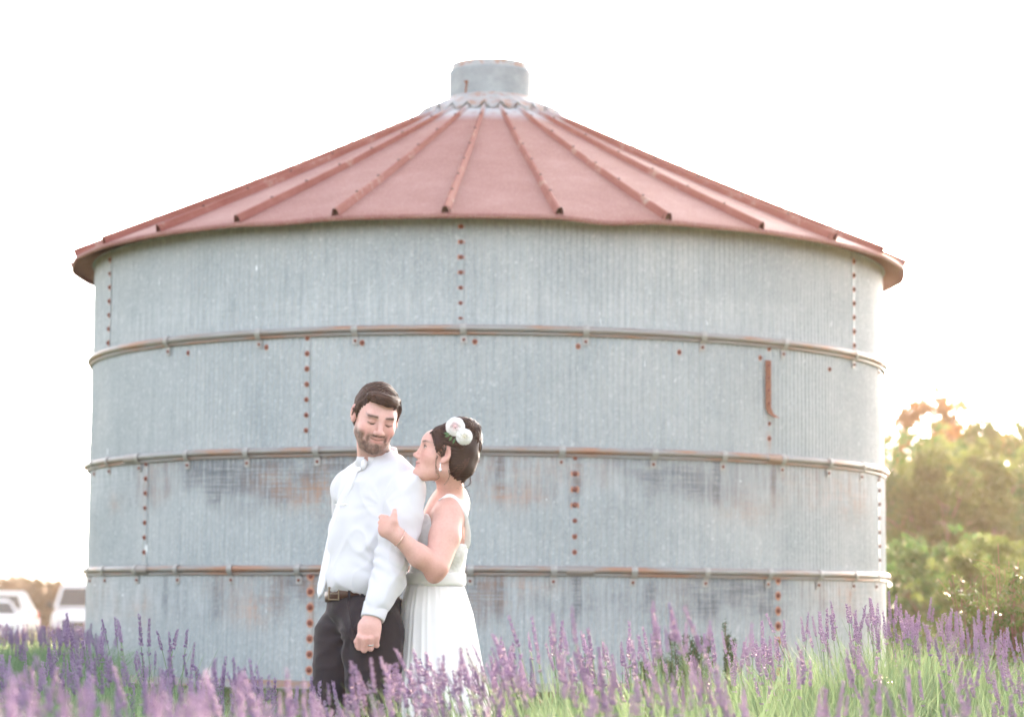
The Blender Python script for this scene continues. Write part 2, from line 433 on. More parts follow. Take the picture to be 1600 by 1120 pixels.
def sleeve(th, z, parent):
    t = np.linspace(th-.03, th+.03, 8); a = np.linspace(-110, 110, 9)[::-1]
    V = [[cyl(x, RB+.020+.0235*math.cos(R_(q)), z-.004+.028*math.sin(R_(q))) for q in a] for x in t]
    return mesh_obj('sleeve', np.array(V).reshape(-1, 3), np.array(grid_faces(8, 9)), M_hoop, parent, True, None, None, np.tile([[th*3, .5]], (72, 1)))
CL = {Z3: [262, 405, 555, 724, 915, 1098, 1225, 1335, 1374], Z2: [147, 170, 217, 293, 386, 495, 748, 878, 1022, 1130, 1222, 1295, 1347, 1374], Z1: [140, 163, 213, 277, 361, 466, 735, 865, 990, 1103, 1201, 1280, 1335, 1370]}
for i, (z, cl) in enumerate(CL.items()):
    h = hoop(z, i+1)
    for px in cl: make_clip(theta_of(px, 700 if i == 1 else 513 if i == 0 else 900, RB+.02), z, h)
    for px in ((), (208, 1210), (228, 905))[i]: sleeve(theta_of(px, 800), z, h)
# base angle ring on a concrete footing
thr_ = np.linspace(-math.pi, math.pi, 181)
V, F = [], grid_faces(181, 5)
for t in thr_:
    for (r, z) in ((.004, .05), (.009, .05), (.009, .006), (.055, .005), (.055, -.004)): V.append(cyl(t, RB+.010+r, Z_BASE+z))
mesh_obj('base_ring', V, np.array(F), M_hoop, binr, True, None, None, np.stack([np.repeat(thr_*RB, 5), np.tile(np.arange(5)*.02, 181)], -1))
V = []
for t in thr_:
    for (r, z) in ((-.3, .0), (.10, .0), (.12, -.02), (.12, -.4)): V.append(cyl(t, RB+r, Z_BASE-.003+z))
mesh_obj('footing', V, np.array(grid_faces(181, 4)), M_conc, binr, False)
# rusty ladder bracket with a curled end
tb = theta_of(1197, 600); zt, zb = zpix(560, RB, tb), zpix(634, RB, tb)
pts = [(0, .012, zt), (0, .012, (zt+zb)/2), (.0, .012, zb), (.012, .02, zb-.035), (.035, .05, zb-.062)]
V = []; wd = .022
for (x, y, z) in pts:
    for sx in (-wd, wd):
        for dy in (0, .007): V.append(cyl(tb+(x+sx)/RB, RB+y+dy+.004, z-(abs(sx)*0)))
F = []
for i in range(4):
    a = i*4; b = a+4; F += [(a, b, b+1, a+1), (a+2, a+3, b+3, b+2), (a+1, b+1, b+3, a+3), (a, a+2, b+2, b)]
F += [(0, 1, 3, 2), (16, 18, 19, 17)]
br = mesh_obj('bracket', V, F, M_rust, binr, False)
for q in np.linspace(zt-.03, zb+.03, 4): make_bolt(tb, q, RB+.022, br, .8)
# thin cable running down the far left edge
tl = -R_(79); V, F = tube([cyl(tl, RB+.035, zpix(650)), cyl(tl, RB+.04, zpix(700)), cyl(tl, RB+.038, zpix(745))], .006, 6)
mesh_obj('cable', V, F, M_rust, binr)

# roof ------------------------------------------------------------
RE = RB*1.058; ZE = P(765, 333, TY-RE).z; RV = .43; ZV = P(765, 163, TY-RV).z
NP = 27; A0 = R_(-4.6); ST = 2*math.pi/NP
def roof_pt(th, s, n=0.):
    """s: 0 at the collar .. 1 at the eave; n: height above the sheet"""
    r = RV+(RE-RV)*s; z = ZV+(ZE-ZV)*s-.018*math.sin(math.pi*s)
    sl = math.atan2(ZV-ZE, RE-RV); return (r+n*math.sin(sl), z+n*math.cos(sl))
WARP = {}
def rib_sag(k, s):
    return 0
for k in range(NP):
    a0 = A0+k*ST; a1 = a0+ST; NA, NS = 9, 26; V = []; C = []
    seed = rnd.random()*100; sag = [.001, .002, .003, .004][rnd.randrange(4)]
    bend = {25: .012, 1: .024}.get(k, 0)
    for i in range(NA):
        f = i/(NA-1)
        for j in range(NS+5):
            s = min(j/NS, 1.); th = a0+ST*f
            # the panel is flat between its ribs: chord, not arc
            r, z = roof_pt(th, s); ch = math.cos(ST/2)/math.cos((f-.5)*ST); r *= .5+.5*ch
            d = math.sin(math.pi*f)*(s*s)
            nz = float(vnoise(np.array((f*2, s*4, seed)), 1.))*.006*math.sin(math.pi*f)*math.sin(math.pi*min(s, .97))
            z += nz*sstep(1, .8, s)-bend*sstep(.8, 1, s)*max(0, 1-abs(f-.45)/.45)
            if j > NS:      # rolled drip edge
                q = j-NS; r += (.006, .008, .006, -.006)[q-1]; z -= (.004, .016, .030, .032)[q-1]
            V.append(cyl(float(th), float(r), float(z)))
            C.append((.12*sstep(.9, 1., s), float(sstep(.16, .04, s+.05*nz*60)), 0))
    o = mesh_obj('roof_panel', V, np.array(grid_faces(NA, NS+5)), M_roof, binr, True, None, np.array(C))
    # raised rib on the panel's left edge, open at the eave
    NSr = 20; prof = [(-1, 0), (-.92, .0), (-.62, .75), (-.35, .98), (.0, 1.05), (.35, .98), (.62, .75), (.92, 0), (1, 0)]
    V = []; C = []; ns = rnd.random()*50
    for j in range(NSr+1):
        s = .015+(1.003-.015)*j/NSr; wd = .015+.012*s; hh = .022+.022*s
        jit = .004*float(vnoise(np.array((s*5, ns, 0)), 1.))
        for layer in (0, 1):
            for (x, h) in (prof if layer == 0 else prof[::-1]):
                sh = 1-.10*layer; hx = (h*hh-.0025*layer)
                r, z = roof_pt(a0, s, max(hx, .0)+.001-.002*layer)
                V.append(cyl(a0+(x*wd*sh+jit)/max(r, .2), float(r), float(z))); C.append((1 if layer == 0 else .9, float(sstep(.10, .03, s)), 0))
    m_ = 18; F = grid_faces(NSr+1, m_, False, True)
    rb = mesh_obj('rib', V, np.array(F), M_roof, o, True, None, np.array(C))
    # dark face put in for the shade inside the open rib end
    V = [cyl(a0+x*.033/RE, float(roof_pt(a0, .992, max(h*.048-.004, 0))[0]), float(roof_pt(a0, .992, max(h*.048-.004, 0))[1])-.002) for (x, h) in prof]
    mesh_obj('rib_mouth_shade', V, [tuple(range(len(V)))[::-1]], M_dark, o, False)
    if math.cos(a0) > -.2:
        for s in np.arange(.13, .99, .145):
            V, F = tube([(0, 0, 0), (0, 0, .006), (0, 0, .010)], [.010, .008, .004], 6)
            r, z = roof_pt(a0, s, .022+.022*s+.001); V = V+cyl(a0, float(r), float(z)); mesh_obj('screw', V, F, M_dark, rb, False)
# soffit ring: underside from wall top to the eave
V = []
for t in thr_:
    for (r, z) in ((RB-.05, Z_TOP+.012), (RB+.02, Z_TOP-.003), ): V.append(cyl(t, r, z))
mesh_obj('wall_top_angle', V, np.array(grid_faces(181, 2)), M_zinc, binr)
# scalloped flashing collar and vent cap
NC = NP*8+1; V = []
tc = A0+np.arange(NC)*ST/8
for i, t in enumerate(tc):
    f = (i % 8)/8.; lobe = .5-.5*math.cos(2*math.pi*f); lobe = lobe**.55
    jag = .008*rnd.uniform(-1, 1)
    for j, (s_, up) in enumerate(((-.30, .012), (-.2, .014), (-.09, .020), (-.02, .040), (.018, .045-.022*lobe), (.022+.020*lobe+jag*.1, .045-.034*lobe), (.022+.020*lobe+jag*.1, .036-.034*lobe))):
        sl = math.atan2(ZV-ZE, RE-RV); r = RV+(RE-RV)*s_; z = ZV+(ZE-ZV)*s_
        r = max(r, .275); V.append(cyl(float(t), r+up*math.sin(sl), z+up*math.cos(sl)+.003))
def collarmat():
    m = Mat('lead_flashing', .5, .15); c = m.coord(); f = m.noise(c, 14, 5, .7)
    m.color(m.ramp(f, [(.3, (.28, .30, .31)), (.5, (.37, .38, .39)), (.56, (.36, .26, .22)), (.7, (.33, .20, .15))])); m.bump(f, .3, .004); return m.m
mesh_obj('flashing_collar', V, np.array(grid_faces(NC, 7)), collarmat(), binr)
rv = .298; z0v = P(765, 152, TY-rv).z-.09; z1v = P(765, 99, TY-rv).z
pr = [(rv+.004, z0v), (rv, z0v+.1), (rv-.001, z1v-.05), (rv-.001, z1v-.045), (rv-.001, z1v-.022), (rv-.003, z1v-.010), (rv-.010, z1v-.001), (rv-.04, z1v+.002), (rv*.4, z1v+.012), (.001, z1v+.014)]
V = [cyl(float(t), r, z) for t in np.linspace(-math.pi, math.pi, 73) for (r, z) in pr]
vc = mesh_obj('vent_cap', V, np.array(grid_faces(73, len(pr))), M_zinc, binr)
tt0 = math.asin(max(-1, min(1, (P(729, 140, TY).x-TX)/rv)))
zf = lambda y: P(765, y, TY-rv).z
V = [cyl(tt0+x/rv, rv+.004, zf(y)) for (x, y) in ((-.016, 124), (.022, 124), (.016, 131), (.009, 140), (.009, 149), (-.008, 149), (-.005, 138), (.001, 130))]
mesh_obj('rust_tear', V, [tuple(range(8))], M_rust, vc)
# ------------------------------------------------------------------ distance fields -> one continuous surface
class SDF:
    def __init__(s): s.ops = []
    def _add(s, fn, lo, hi, k, op): s.ops.append((fn, np.minimum(lo, hi)-k-.012, np.maximum(lo, hi)+k+.012, k, op))
    def cap(s, a, b, ra, rb, k=.02, op='u', sq=None):
        """tapered capsule a-b; sq=(axis, factor) squashes the section along an axis"""
        a = np.array(a, float); b = np.array(b, float); ba = b-a; L = ba.dot(ba)+1e-12; r = max(ra, rb)
        if sq is not None: ax = np.array(sq[0], float); ax /= np.linalg.norm(ax); fa = sq[1]
        def fn(p):
            q = p-a; t = np.clip(q@ba/L, 0, 1); q = q-t[..., None]*ba
            if sq is not None:
                c = q@ax; q = q+(c*(1/fa-1))[..., None]*ax
                d = np.linalg.norm(q, axis=-1)-(ra+(rb-ra)*t); return d*np.minimum(1, fa)
            return np.linalg.norm(q, axis=-1)-(ra+(rb-ra)*t)
        rr = r*(max(1, sq[1]) if sq is not None else 1)
        s._add(fn, np.minimum(a, b)-rr, np.maximum(a, b)+rr, k, op); return s
    def path(s, pts, rads, k=.02, op='u', sq=None):
        for i in range(len(pts)-1): s.cap(pts[i], pts[i+1], rads[i], rads[i+1], k if i == 0 else max(k*.5, .004), op, sq)
        return s
    def ell(s, c, r, Rm=None, k=.02, op='u'):
        c = np.array(c, float); r = np.broadcast_to(np.array(r, float), 3); Rm = np.eye(3) if Rm is None else Rm
        ext = np.sqrt(((Rm*r)**2).sum(1))
        def fn(p):
            q = (p-c)@Rm; k0 = np.linalg.norm(q/r, axis=-1); k1 = np.linalg.norm(q/r**2, axis=-1)+1e-9
            return k0*(k0-1)/k1
        s._add(fn, c-ext, c+ext, k, op); return s
    def field(s, fn, lo, hi, k=.005, op='i'): s.ops.append((fn, np.array(lo, float), np.array(hi, float), k, op)); return s
    def ev(s, p, lo=None, hi=None):
        d = np.full(p.shape[:-1], .2)
        if lo is None: lo = p.reshape(-1, 3).min(0); hi = p.reshape(-1, 3).max(0)
        for fn, a, b, k, op in s.ops:
            if op != 'i' and (np.any(a > hi) or np.any(b < lo)): continue
            e = fn(p)
            if op == 'u': h = np.clip(.5+.5*(e-d)/k, 0, 1); d = e*(1-h)+d*h-k*h*(1-h)
            elif op == 's': h = np.clip(.5-.5*(d+e)/k, 0, 1); d = d*(1-h)-e*h+k*h*(1-h)
            else: h = np.clip(.5-.5*(e-d)/k, 0, 1); d = e*(1-h)+d*h+k*h*(1-h)
        return d
    def mesh(s, h, lo=None, hi=None, post=None, B=40):
        us = [o for o in s.ops if o[4] == 'u']
        L = np.min([o[1] for o in us], 0) if lo is None else np.array(lo); H = np.max([o[2] for o in us], 0) if hi is None else np.array(hi)
        n = np.ceil((H-L)/h).astype(int)+2; keys = []; verts = []; quads = []
        NX, NY, NZ = (int(v)+4 for v in n)
        for bi in range(0, n[0], B):
            for bj in range(0, n[1], B):
                for bk in range(0, n[2], B):
                    i0 = np.array((bi, bj, bk)); blo = L+i0*h; bhi = blo+(B+2)*h
                    if not any(np.all(o[1] <= bhi) and np.all(o[2] >= blo) for o in us): continue
                    cen = (blo+bhi)/2
                    if post is None and s.ev(cen[None], blo, bhi)[0] > 1.1*h*B: continue
                    ax = [blo[q]+np.arange(B+2)*h for q in range(3)]
                    G = np.stack(np.meshgrid(*ax, indexing='ij'), -1); D = s.ev(G, blo, bhi)
                    if post is not None: D = post(G, D)
                    S = D < 0
                    if S.all() or not S.any(): continue
                    # cells 0..B ; corners
                    acc = np.zeros((B+1,)*3+(3,)); cnt = np.zeros((B+1,)*3)
                    for a_ in range(3):
                        o1 = [(0, 0, 0), (0, 1, 0), (0, 0, 1), (0, 1, 1)]
                        for (_, u, v) in o1:
                            off = [0, 0, 0]; others = [q for q in range(3) if q != a_]; off[others[0]] = u; off[others[1]] = v
                            sl0 = tuple(slice(off[q], off[q]+B+1) for q in range(3)); off2 = list(off); off2[a_] += 1
                            sl1 = tuple(slice(off2[q], off2[q]+B+1) for q in range(3))
                            d0 = D[sl0]; d1 = D[sl1]; cr = (d0 < 0) != (d1 < 0)
                            t = np.where(cr, d0/np.where(cr, d0-d1, 1), 0)
                            for q in range(3):
                                acc[..., q] += np.where(cr, off[q]+(t if q == a_ else 0), 0)
                            cnt += cr
                    m = cnt > 0; I = np.argwhere(m); pos = acc[m]/cnt[m][:, None]
                    gi = I+i0; keys.append((gi[:, 0]*NY+gi[:, 1])*NZ+gi[:, 2]); verts.append(L+(gi+pos)*h)
                    for a_ in range(3):
                        b_, c_ = (a_+1) % 3, (a_+2) % 3
                        sl0 = [slice(1, B+1)]*3; sl1 = list(sl0); sl0[a_] = slice(0, B); sl1[a_] = slice(1, B+1)
                        # edges start at node index (>=1 in the other axes), owned by this block
                        d0 = S[tuple(sl0)]; d1 = S[tuple(sl1)]; e = np.argwhere(d0 != d1)
                        if not len(e): continue
                        fl = d0[tuple(e.T)]; e = e.copy(); e[:, b_] += 1; e[:, c_] += 1
                        q = []
                        for (u, v) in ((1, 1), (0, 1), (0, 0), (1, 0)):
                            g = e+i0; g = g.copy(); g[:, b_] -= u; g[:, c_] -= v; q.append((g[:, 0]*NY+g[:, 1])*NZ+g[:, 2])
                        q = np.stack(q, 1); q[~fl] = q[~fl][:, ::-1]; quads.append(q)
        K = np.concatenate(keys); V = np.concatenate(verts); Q = np.concatenate(quads)
        uk, ui = np.unique(K, return_index=True); V = V[ui]
        ok = np.isin(Q, uk).all(1); Q = np.searchsorted(uk, Q[ok])
        return V, Q
def normals(V, Q):
    n = np.cross(V[Q[:, 2]]-V[Q[:, 0]], V[Q[:, 3]]-V[Q[:, 1]]); N = np.zeros_like(V)
    for i in range(4): np.add.at(N, Q[:, i], n)
    return N/(np.linalg.norm(N, axis=1)[:, None]+1e-12)
def rotm(yaw, pitch=0, roll=0):
    return np.array((Matrix.Rotation(R_(yaw), 3, 'Z') @ Matrix.Rotation(R_(pitch), 3, 'X') @ Matrix.Rotation(R_(roll), 3, 'Y')))
def ground_z(x, y): return float(gz(x, y))

# ------------------------------------------------------------------ people: materials
def skinmat():
    m = Mat('skin', .5, 0, .4); a = m.attr(); f = m.noise(m.coord(), 120, 3)
    m.color(m.mix(.14, a, m.ramp(f, [(.3, (.5, .25, .2)), (.7, (.9, .7, .6))])))
    m.bump(m.noise(m.coord(), 420, 3), .25, .0008); m.b.inputs['Subsurface Weight'].default_value = .10; m.b.inputs['Subsurface Radius'].default_value = (.012, .004, .002); m.b.inputs['Subsurface Scale'].default_value = 1
    return m.m
M_skin = skinmat()
def hairmat(name, c0, c1):
    m = Mat(name, .5, 0, .35); a = m.attr(); s_ = m.n('ShaderNodeSeparateColor'); m.l(a, s_.inputs[0]); m.color(m.mix(s_.outputs[0], c0, c1)); return m.m
M_hairm = hairmat('brown_hair', (.036, .018, .014), (.12, .062, .045))
M_hairf = hairmat('dark_brown_hair', (.026, .012, .010), (.10, .046, .034))
def cloth(name, c, rough=.85, scale=300, b=.15, sheen=.2):
    m = Mat(name, rough, 0, .25); f = m.noise(m.coord(), scale, 2); g = m.noise(m.coord(), 9, 3)
    m.color(m.ramp(g, [(.3, tuple(x*.95 for x in c)), (.7, c)])); m.bump(f, b, .001); m.b.inputs['Sheen Weight'].default_value = sheen; return m.m
M_shirt = cloth('white_cotton', (.70, .695, .72)); M_tie = cloth('white_satin', (.83, .82, .84), .5)
M_trous = cloth('charcoal_wool', (.026, .020, .025), .8, 500, .2, .1)
M_belt = simple('brown_leather', (.075, .035, .025), .45, 0, .3, 30, .2)
M_metal = simple('polished_silver', (.75, .74, .72), .2, 1, .05, 20)
M_brass = simple('aged_brass', (.22, .17, .12), .35, .8, .1, 30)
M_shoe = simple('dark_leather', (.03, .02, .016), .35, 0, .2, 30)
M_dress = cloth('ivory_chiffon', (.87, .86, .835), .75, 200, .1)
def lacemat():
    m = Mat('ivory_lace', .8, 0, .3); c = m.coord(); v = m.n('ShaderNodeTexVoronoi'); v.feature = 'DISTANCE_TO_EDGE'; v.inputs['Scale'].default_value = 75; m.l(c, v.inputs['Vector'])
    f = m.thr(v.outputs['Distance'], .02, .16); g = m.noise(c, 38, 4, .7); h = m.mul(f, m.thr(g, .42, .58))
    m.color(m.mix(h, (.88, .87, .855), (.84, .83, .81))); m.bump(m.mul(h, -1, 'MULTIPLY'), .15, .002); return m.m
M_lace = lacemat()
SK_M = np.array((.74, .43, .375)); SK_F = np.array((.71, .405, .34))

# ------------------------------------------------------------------ head builder
def head_sdf(S, c, Rm, sc, male=True):
    L = lambda x, y, z: np.array(c)+Rm@(np.array((x, y, z))*sc)
    k = sc
    S.ell(L(0, .022, .024), np.array((.076, .095, .084))*sc, Rm, .02)
    S.ell(L(0, -.030, -.020), np.array((.063, .060, .085))*sc, Rm, .025*k)
    jw = .040 if male else .038
    S.cap(L(-jw, -.005, -.066), L(-.020, -.058, -.097), .022*k, .020*k, .03*k)
    S.cap(L(jw, -.005, -.066), L(.020, -.058, -.097), .022*k, .020*k, .03*k)
    S.ell(L(0, -.050, -.070), np.array((.044, .040, .042))*sc, Rm, .02*k)
    S.ell(L(0, -.074 if male else -.080, -.099), (.021*k if male else .016*k), None, .02*k)           # chin
    S.cap(L(-.036, -.076, .020), L(.036, -.076, .020), .013*k, .013*k, .02*k)      # brow ridge
    if not male: S.ell(L(0, -.046, .036), np.array((.050, .049, .040))*sc, Rm, .02)
    for s in (-1, 1):
        S.ell(L(s*(.037 if male else .040), -.057, -.034), np.array((.024, .026, .026))*sc, Rm, .022*k)  # cheek
        S.ell(L(s*.031, -.101, .001), np.array((.019, .016, .012))*sc, Rm, .012*k, 's')
        S.ell(L(s*.0315, -.0745, -.001), np.array((.0155, .0135, .0125))*sc, Rm, .004*k)   # eyeball with lids
        # ear: shell, hollow, lobe
        es = 1 if male else .88; Re = Rm@rotm(-s*20, 0, 0); ey, ez = (0, 0) if male else (-.016, -.009)
        S.ell(L(s*.079, .012+ey, -.004+ez), np.array((.0075, .019*es, .031*es))*sc, Re, .006*k)
        S.ell(L(s*.0865, .007+ey, .001+ez), np.array((.0085, .012*es, .020*es))*sc, Re, .003*k, 's')
        S.ell(L(s*.078, .005+ey, -.028+ez), np.array((.006, .009, .011))*sc, Re, .006*k)
    # nose: bridge, tip, wings
    ny = 0 if male else .006; nw = 1.06 if male else .85; nz = 0 if male else -.006; mz = 0 if male else -.005
    S.cap(L(0, -.087, .008), L(0, -.109+ny, -.027+nz), .0066*k, .0085*k*nw, .012*k)
    S.ell(L(0, -.112+ny, -.030+nz), np.array((.0098*nw, .0095, .0088*nw))*sc, Rm, .008*k)
    for s in (-1, 1):
        S.ell(L(s*.0118*nw, -.100+ny, -.035+nz), np.array((.0078*nw, .0095, .0070*nw))*sc, Rm, .006*k)
        S.ell(L(s*.0055, -.108+ny, -.0425+nz), np.array((.0034, .0045, .004))*sc, Rm, .003*k, 's')
    # mouth
    S.cap(L(-.022, -.081, -.0570+mz), L(0, -.0905, -.0560+mz), .0050*k, .0062*k, .006*k)
    S.cap(L(.022, -.081, -.0570+mz), L(0, -.0905, -.0560+mz), .0050*k, .0062*k, .006*k)
    S.cap(L(-.016, -.083, -.0670+mz), L(.016, -.083, -.0670+mz), .0058*k, .0058*k, .006*k)
    S.cap(L(0, -.085, -.0675+mz), L(0, -.0855, -.0675+mz), .0075*k, .0075*k, .006*k)
    S.cap(L(-.028, -.084, -.0570+mz), L(-.015, -.0925, -.0600+mz), .0013*k, .0018*k, .003*k, 's'); S.cap(L(-.015, -.0925, -.0600+mz), L(0, -.0985, -.0615+mz), .0018*k, .0020*k, .003*k, 's')
    S.cap(L(.028, -.084, -.0570+mz), L(.015, -.0925, -.0600+mz), .0013*k, .0018*k, .003*k, 's'); S.cap(L(.015, -.0925, -.0600+mz), L(0, -.0985, -.0615+mz), .0018*k, .0020*k, .003*k, 's')
    return L
def blob(q, c, r): return np.exp(-(((q-np.array(c))/np.array(r))**2).sum(-1))
def head_color(V, c, Rm, sc, base, male):
    q = (V-np.array(c))@Rm/sc; q[:, 0] = q[:, 0]; col = np.tile(base, (len(V), 1)); ax = np.abs(q[:, 0])
    qa = q.copy(); qa[:, 0] = ax
    inh = (np.linalg.norm(q, axis=1) < .19).astype(float)
    def mixc(w_, c2):
        nonlocal col
        w_ = np.clip(w_*inh, 0, 1)[:, None]; col = col*(1-w_)+np.array(c2)*w_
    mixc(.6*blob(qa, (.045, -.07, -.036), (.022, .04, .022)), (.66, .27, .22))       # cheeks
    mixc(.35*blob(qa, (0, -.112, -.030), (.014, .016, .014)), (.68, .30, .24))
    mixc(.5*blob(qa, (.082, .012+(0 if male else -.016), -.004), (.012, .022, .03)), (.68, .30, .24))
    mixc(.75*blob(qa, (.081, .007+(0 if male else -.016), .0), (.0045, .010, .017)), (.42, .15, .11))  # ear hollow: redder skin, with its shade painted in
    mixc((.55 if male else .3)*blob(qa, (.031, -.08, .006), (.019, .03, .010)), (.40, .19, .16)); mixc(.35*blob(qa, (.0, -.1, -.046), (.012, .02, .004)), (.35, .13, .11))          # shade under the brows painted into the sockets; darker under the nose
    n1 = vnoise(q, 260, 1)*.5+vnoise(q, 120, 2)*.5
    if male:
        bz = np.maximum(sstep(-.064, -.078, q[:, 2]), sstep(.040, .052, ax)*sstep(-.030, -.056, q[:, 2]))*sstep(.012, -.012, q[:, 1])
        mus = blob(qa, (.015, -.094, -.0485), (.018, .02, .0062)); gt = blob(qa, (.031, -.082, -.062), (.0085, .02, .018)); soul = blob(qa, (0, -.086, -.0795), (.012, .02, .0065))
        b = np.clip(np.maximum.reduce([bz*.86*(1-.5*blob(qa, (.016, -.09, -.076), (.010, .03, .005))), mus*1.15, gt*1.05, soul*1.2]), 0, 1)*(.86+.30*n1)
        neckm = sstep(-.118, -.135, q[:, 2]); mixc(np.clip(b*1.15, 0, 1)*(1-neckm*.6), (.035, .016, .013))
    mz = 0 if male else -.005
    lip = (blob(qa, (0, -.09, -.0565+mz), (.022, .014, .0042))+blob(qa, (0, -.088, -.0685+mz), (.019, .014, .0058)))
    mixc(np.clip(lip*1.3, 0, 1)*.85, (.56, .20, .19) if not male else (.60, .26, .22))
    mixc(np.clip(1.6*np.exp(-((q[:, 2]+.0615-mz-.16*ax*(ax/.03))/.0019)**2)*sstep(.028, .02, ax)*sstep(-.06, -.075, q[:, 1]), 0, 1)*.9, (.17, .05, .045))
    # brows: arched band
    arch = .0215-.35*np.abs(ax-.036)**1.35*6*.12-.0*ax; bw = .0044 if male else .0034
    br = np.exp(-((q[:, 2]-arch+.10*np.maximum(0, .022-ax))/bw)**2)*sstep(.010, .016, ax)*sstep(.056, .046, ax)*sstep(-.04, -.055, q[:, 1])
    mixc(np.clip(br*1.4*(.8+.4*n1), 0, 1), (.05, .025, .02))
    # lashes / lid line: lids lowered for the man, open eye for the woman
    ly = -.0065 if male else .0045
    ln = np.exp(-((q[:, 2]-ly-.0*ax+((ax-.0315)/.016)**2*(-.004 if male else .004))/.0021)**2)*sstep(.0155, .0125, np.abs(ax-.0315))*sstep(-.06, -.07, q[:, 1])
    mixc(np.clip(ln*1.25, 0, 1), (.07, .035, .03))
    if not male:
        ed = sstep(.0135, .0120, np.sqrt((ax-.0315)**2+((q[:, 2]+.0005)*2.2)**2))*sstep(-.06, -.07, q[:, 1])
        mixc(ed*.9, (.66, .60, .58)); iris = sstep(.0062, .0050, np.sqrt((ax-.034)**2+(q[:, 2]-.001)**2)*.85)*sstep(-.06, -.07, q[:, 1])*sstep(.0058, .0048, np.abs(q[:, 2]))
        mixc(iris, (.05, .028, .02)); mixc(np.clip(ln*1.3, 0, 1), (.04, .02, .02))
    return col
def bvh_two(V, Q, W, R, c, r):
    m = (np.linalg.norm(W[R[:, 0]]-np.array(c), axis=1) < r); return BVHTree.FromPolygons([tuple(v) for v in V.tolist()]+[tuple(v) for v in W.tolist()], Q.tolist()+(R[m]+len(V)).tolist())
def lashes(L, s_, mat, parent, z0, sag, r, y=-.0895):
    mb = MB()
    for s in s_:
        pts = [L(s*(.0185+.0265*t), y+.012*abs(t-.4)**1.6*2.2+.006*t, z0+sag*math.sin(math.pi*t)) for t in np.linspace(0, 1, 9)]; V, F = tube(pts, r*np.array((.4, .7, .9, 1, 1, 1, 1, .9, .5)), 5); mb.add(V, F, (.0,)*3)
    return mb.build('eyelashes', mat, parent)
def bvh_of(V, Q): return BVHTree.FromPolygons([tuple(v) for v in V.tolist()], Q.tolist())
def strands(mb, n, pathf, bvh, cen, lift=(.000, .004), rad=.0013, seed=1, seg=10, colf=None, k=4):
    """hair locks laid over a surface: pathf(u) gives rough points, each is pulled on to the mesh"""
    g = np.random.default_rng(seed)
    for i in range(n):
        pts = pathf(g.random(), g); out = []; lf = g.uniform(*lift)
        pts = spline(pts, seg)
        for j, p in enumerate(pts):
            loc, nrm, ix, dist = bvh.find_nearest(Vector(p))
            if loc is None: continue
            out.append(np.array(loc+nrm*lf))
        if len(out) < 3: continue
        t = np.linspace(0, 1, len(out)); r = rad*(.35+.65*np.sin(np.pi*np.clip(t*.9+.08, 0, 1)))*g.uniform(.7, 1.3)
        V, F = tube(out, r, k); mb.add(V, F, (g.random()**1.5,)*3)
# ------------------------------------------------------------------ the man
DM = 8.9
man = empty('person', (P(560, 900, 8.9).x, 8.9, ground_z(-.5, 8.9)), 'man in white shirt, white tie and charcoal trousers looking down over his shoulder', 'person')
HM = PA(588, 649, 8.84); RHM = rotm(14, 22, 8)
YB = rotm(-45)
S = SDF(); LM = head_sdf(S, HM, RHM, 1.0, True)
neckb = PA(588, 742, 8.95)
S.cap(LM(0, .018, -.06), neckb, .056, .064, .03)
S.ell(PA(590, 800, 8.93), (.150, .090, .18), YB, .05); S.ell(PA(574, 880, 8.92), (.120, .09, .13), YB, .05); S.ell(PA(566, 960, 8.93), (.105, .075, .10), YB, .05)
S.path([PA(628, 764, 8.81), PA(613, 868, 8.74), PA(585, 950, 8.665)], [.048, .038, .027], .03)
S.path([PA(548, 764, 9.06), PA(552, 860, 9.20), PA(556, 940, 9.12)], [.052, .040, .030], .03)
S.path([PA(582, 990, 8.84), PA(584, 1120, 8.79)], [.06, .05], .03); S.path([PA(538, 995, 8.98), PA(526, 1120, 8.95)], [.06, .05], .03)
# left hand: loosely closed, back of the hand to the camera, knuckles down
W = PA(584, 958, 8.655); hd = []
S.cap(W, PA(577, 978, 8.645), .028, .033, .02, 'u', ((0, 1, 0), .66))
S.cap(PA(573, 980, 8.645), PA(569, 995, 8.640), .027, .024, .015, 'u', ((0, 1, 0), .6)); S.cap(PA(583, 980, 8.645), PA(584, 994, 8.640), .025, .022, .015, 'u', ((0, 1, 0), .6))
KN = [(561.5, 995, 8.633), (569.5, 998, 8.628), (579, 997, 8.630), (587.5, 994, 8.636)]
MD = [(561, 1011, 8.650), (569, 1014.5, 8.645), (579, 1012.5, 8.646), (588.5, 1007.5, 8.650)]
TPP = [(563, 1010, 8.682), (571.5, 1012, 8.680), (580, 1010.5, 8.680), (588, 1005, 8.680)]
TP2 = [(566, 1001, 8.690), (573, 1002, 8.692), (580.5, 1001, 8.690), (586.5, 997, 8.686)]
for a, b, c_, d_, r in zip(KN, MD, TPP, TP2, (.0103, .0107, .0102, .0092)):
    S.path([PA(*a), PA(*b), PA(*c_), PA(*d_)], [r*1.08, r, r*.95, r*.85], .005)
S.path([PA(572, 982, 8.66), PA(563, 993, 8.675), PA(557.5, 1002, 8.685), PA(558, 1009, 8.695)], [.016, .012, .010, .0085], .01)
V, Q = S.mesh(.0029)
cols = head_color(V, HM, RHM, 1.0, SK_M, True)
hm = np.exp(-(np.linalg.norm(V-PA(574, 1003, 8.64), axis=1)/.055)**2)[:, None]*.45; cols = cols*(1-hm)+np.array((.66, .29, .235))*hm
cols *= (1+.05*vnoise(V, 45, 3))[:, None]
body_m = mesh_obj('body', V, Q, M_skin, man, True, None, cols); BV_, BQ_ = V, Q; lashes(LM, (-1, 1), M_hairm, body_m, -.0055, -.004, .0013)
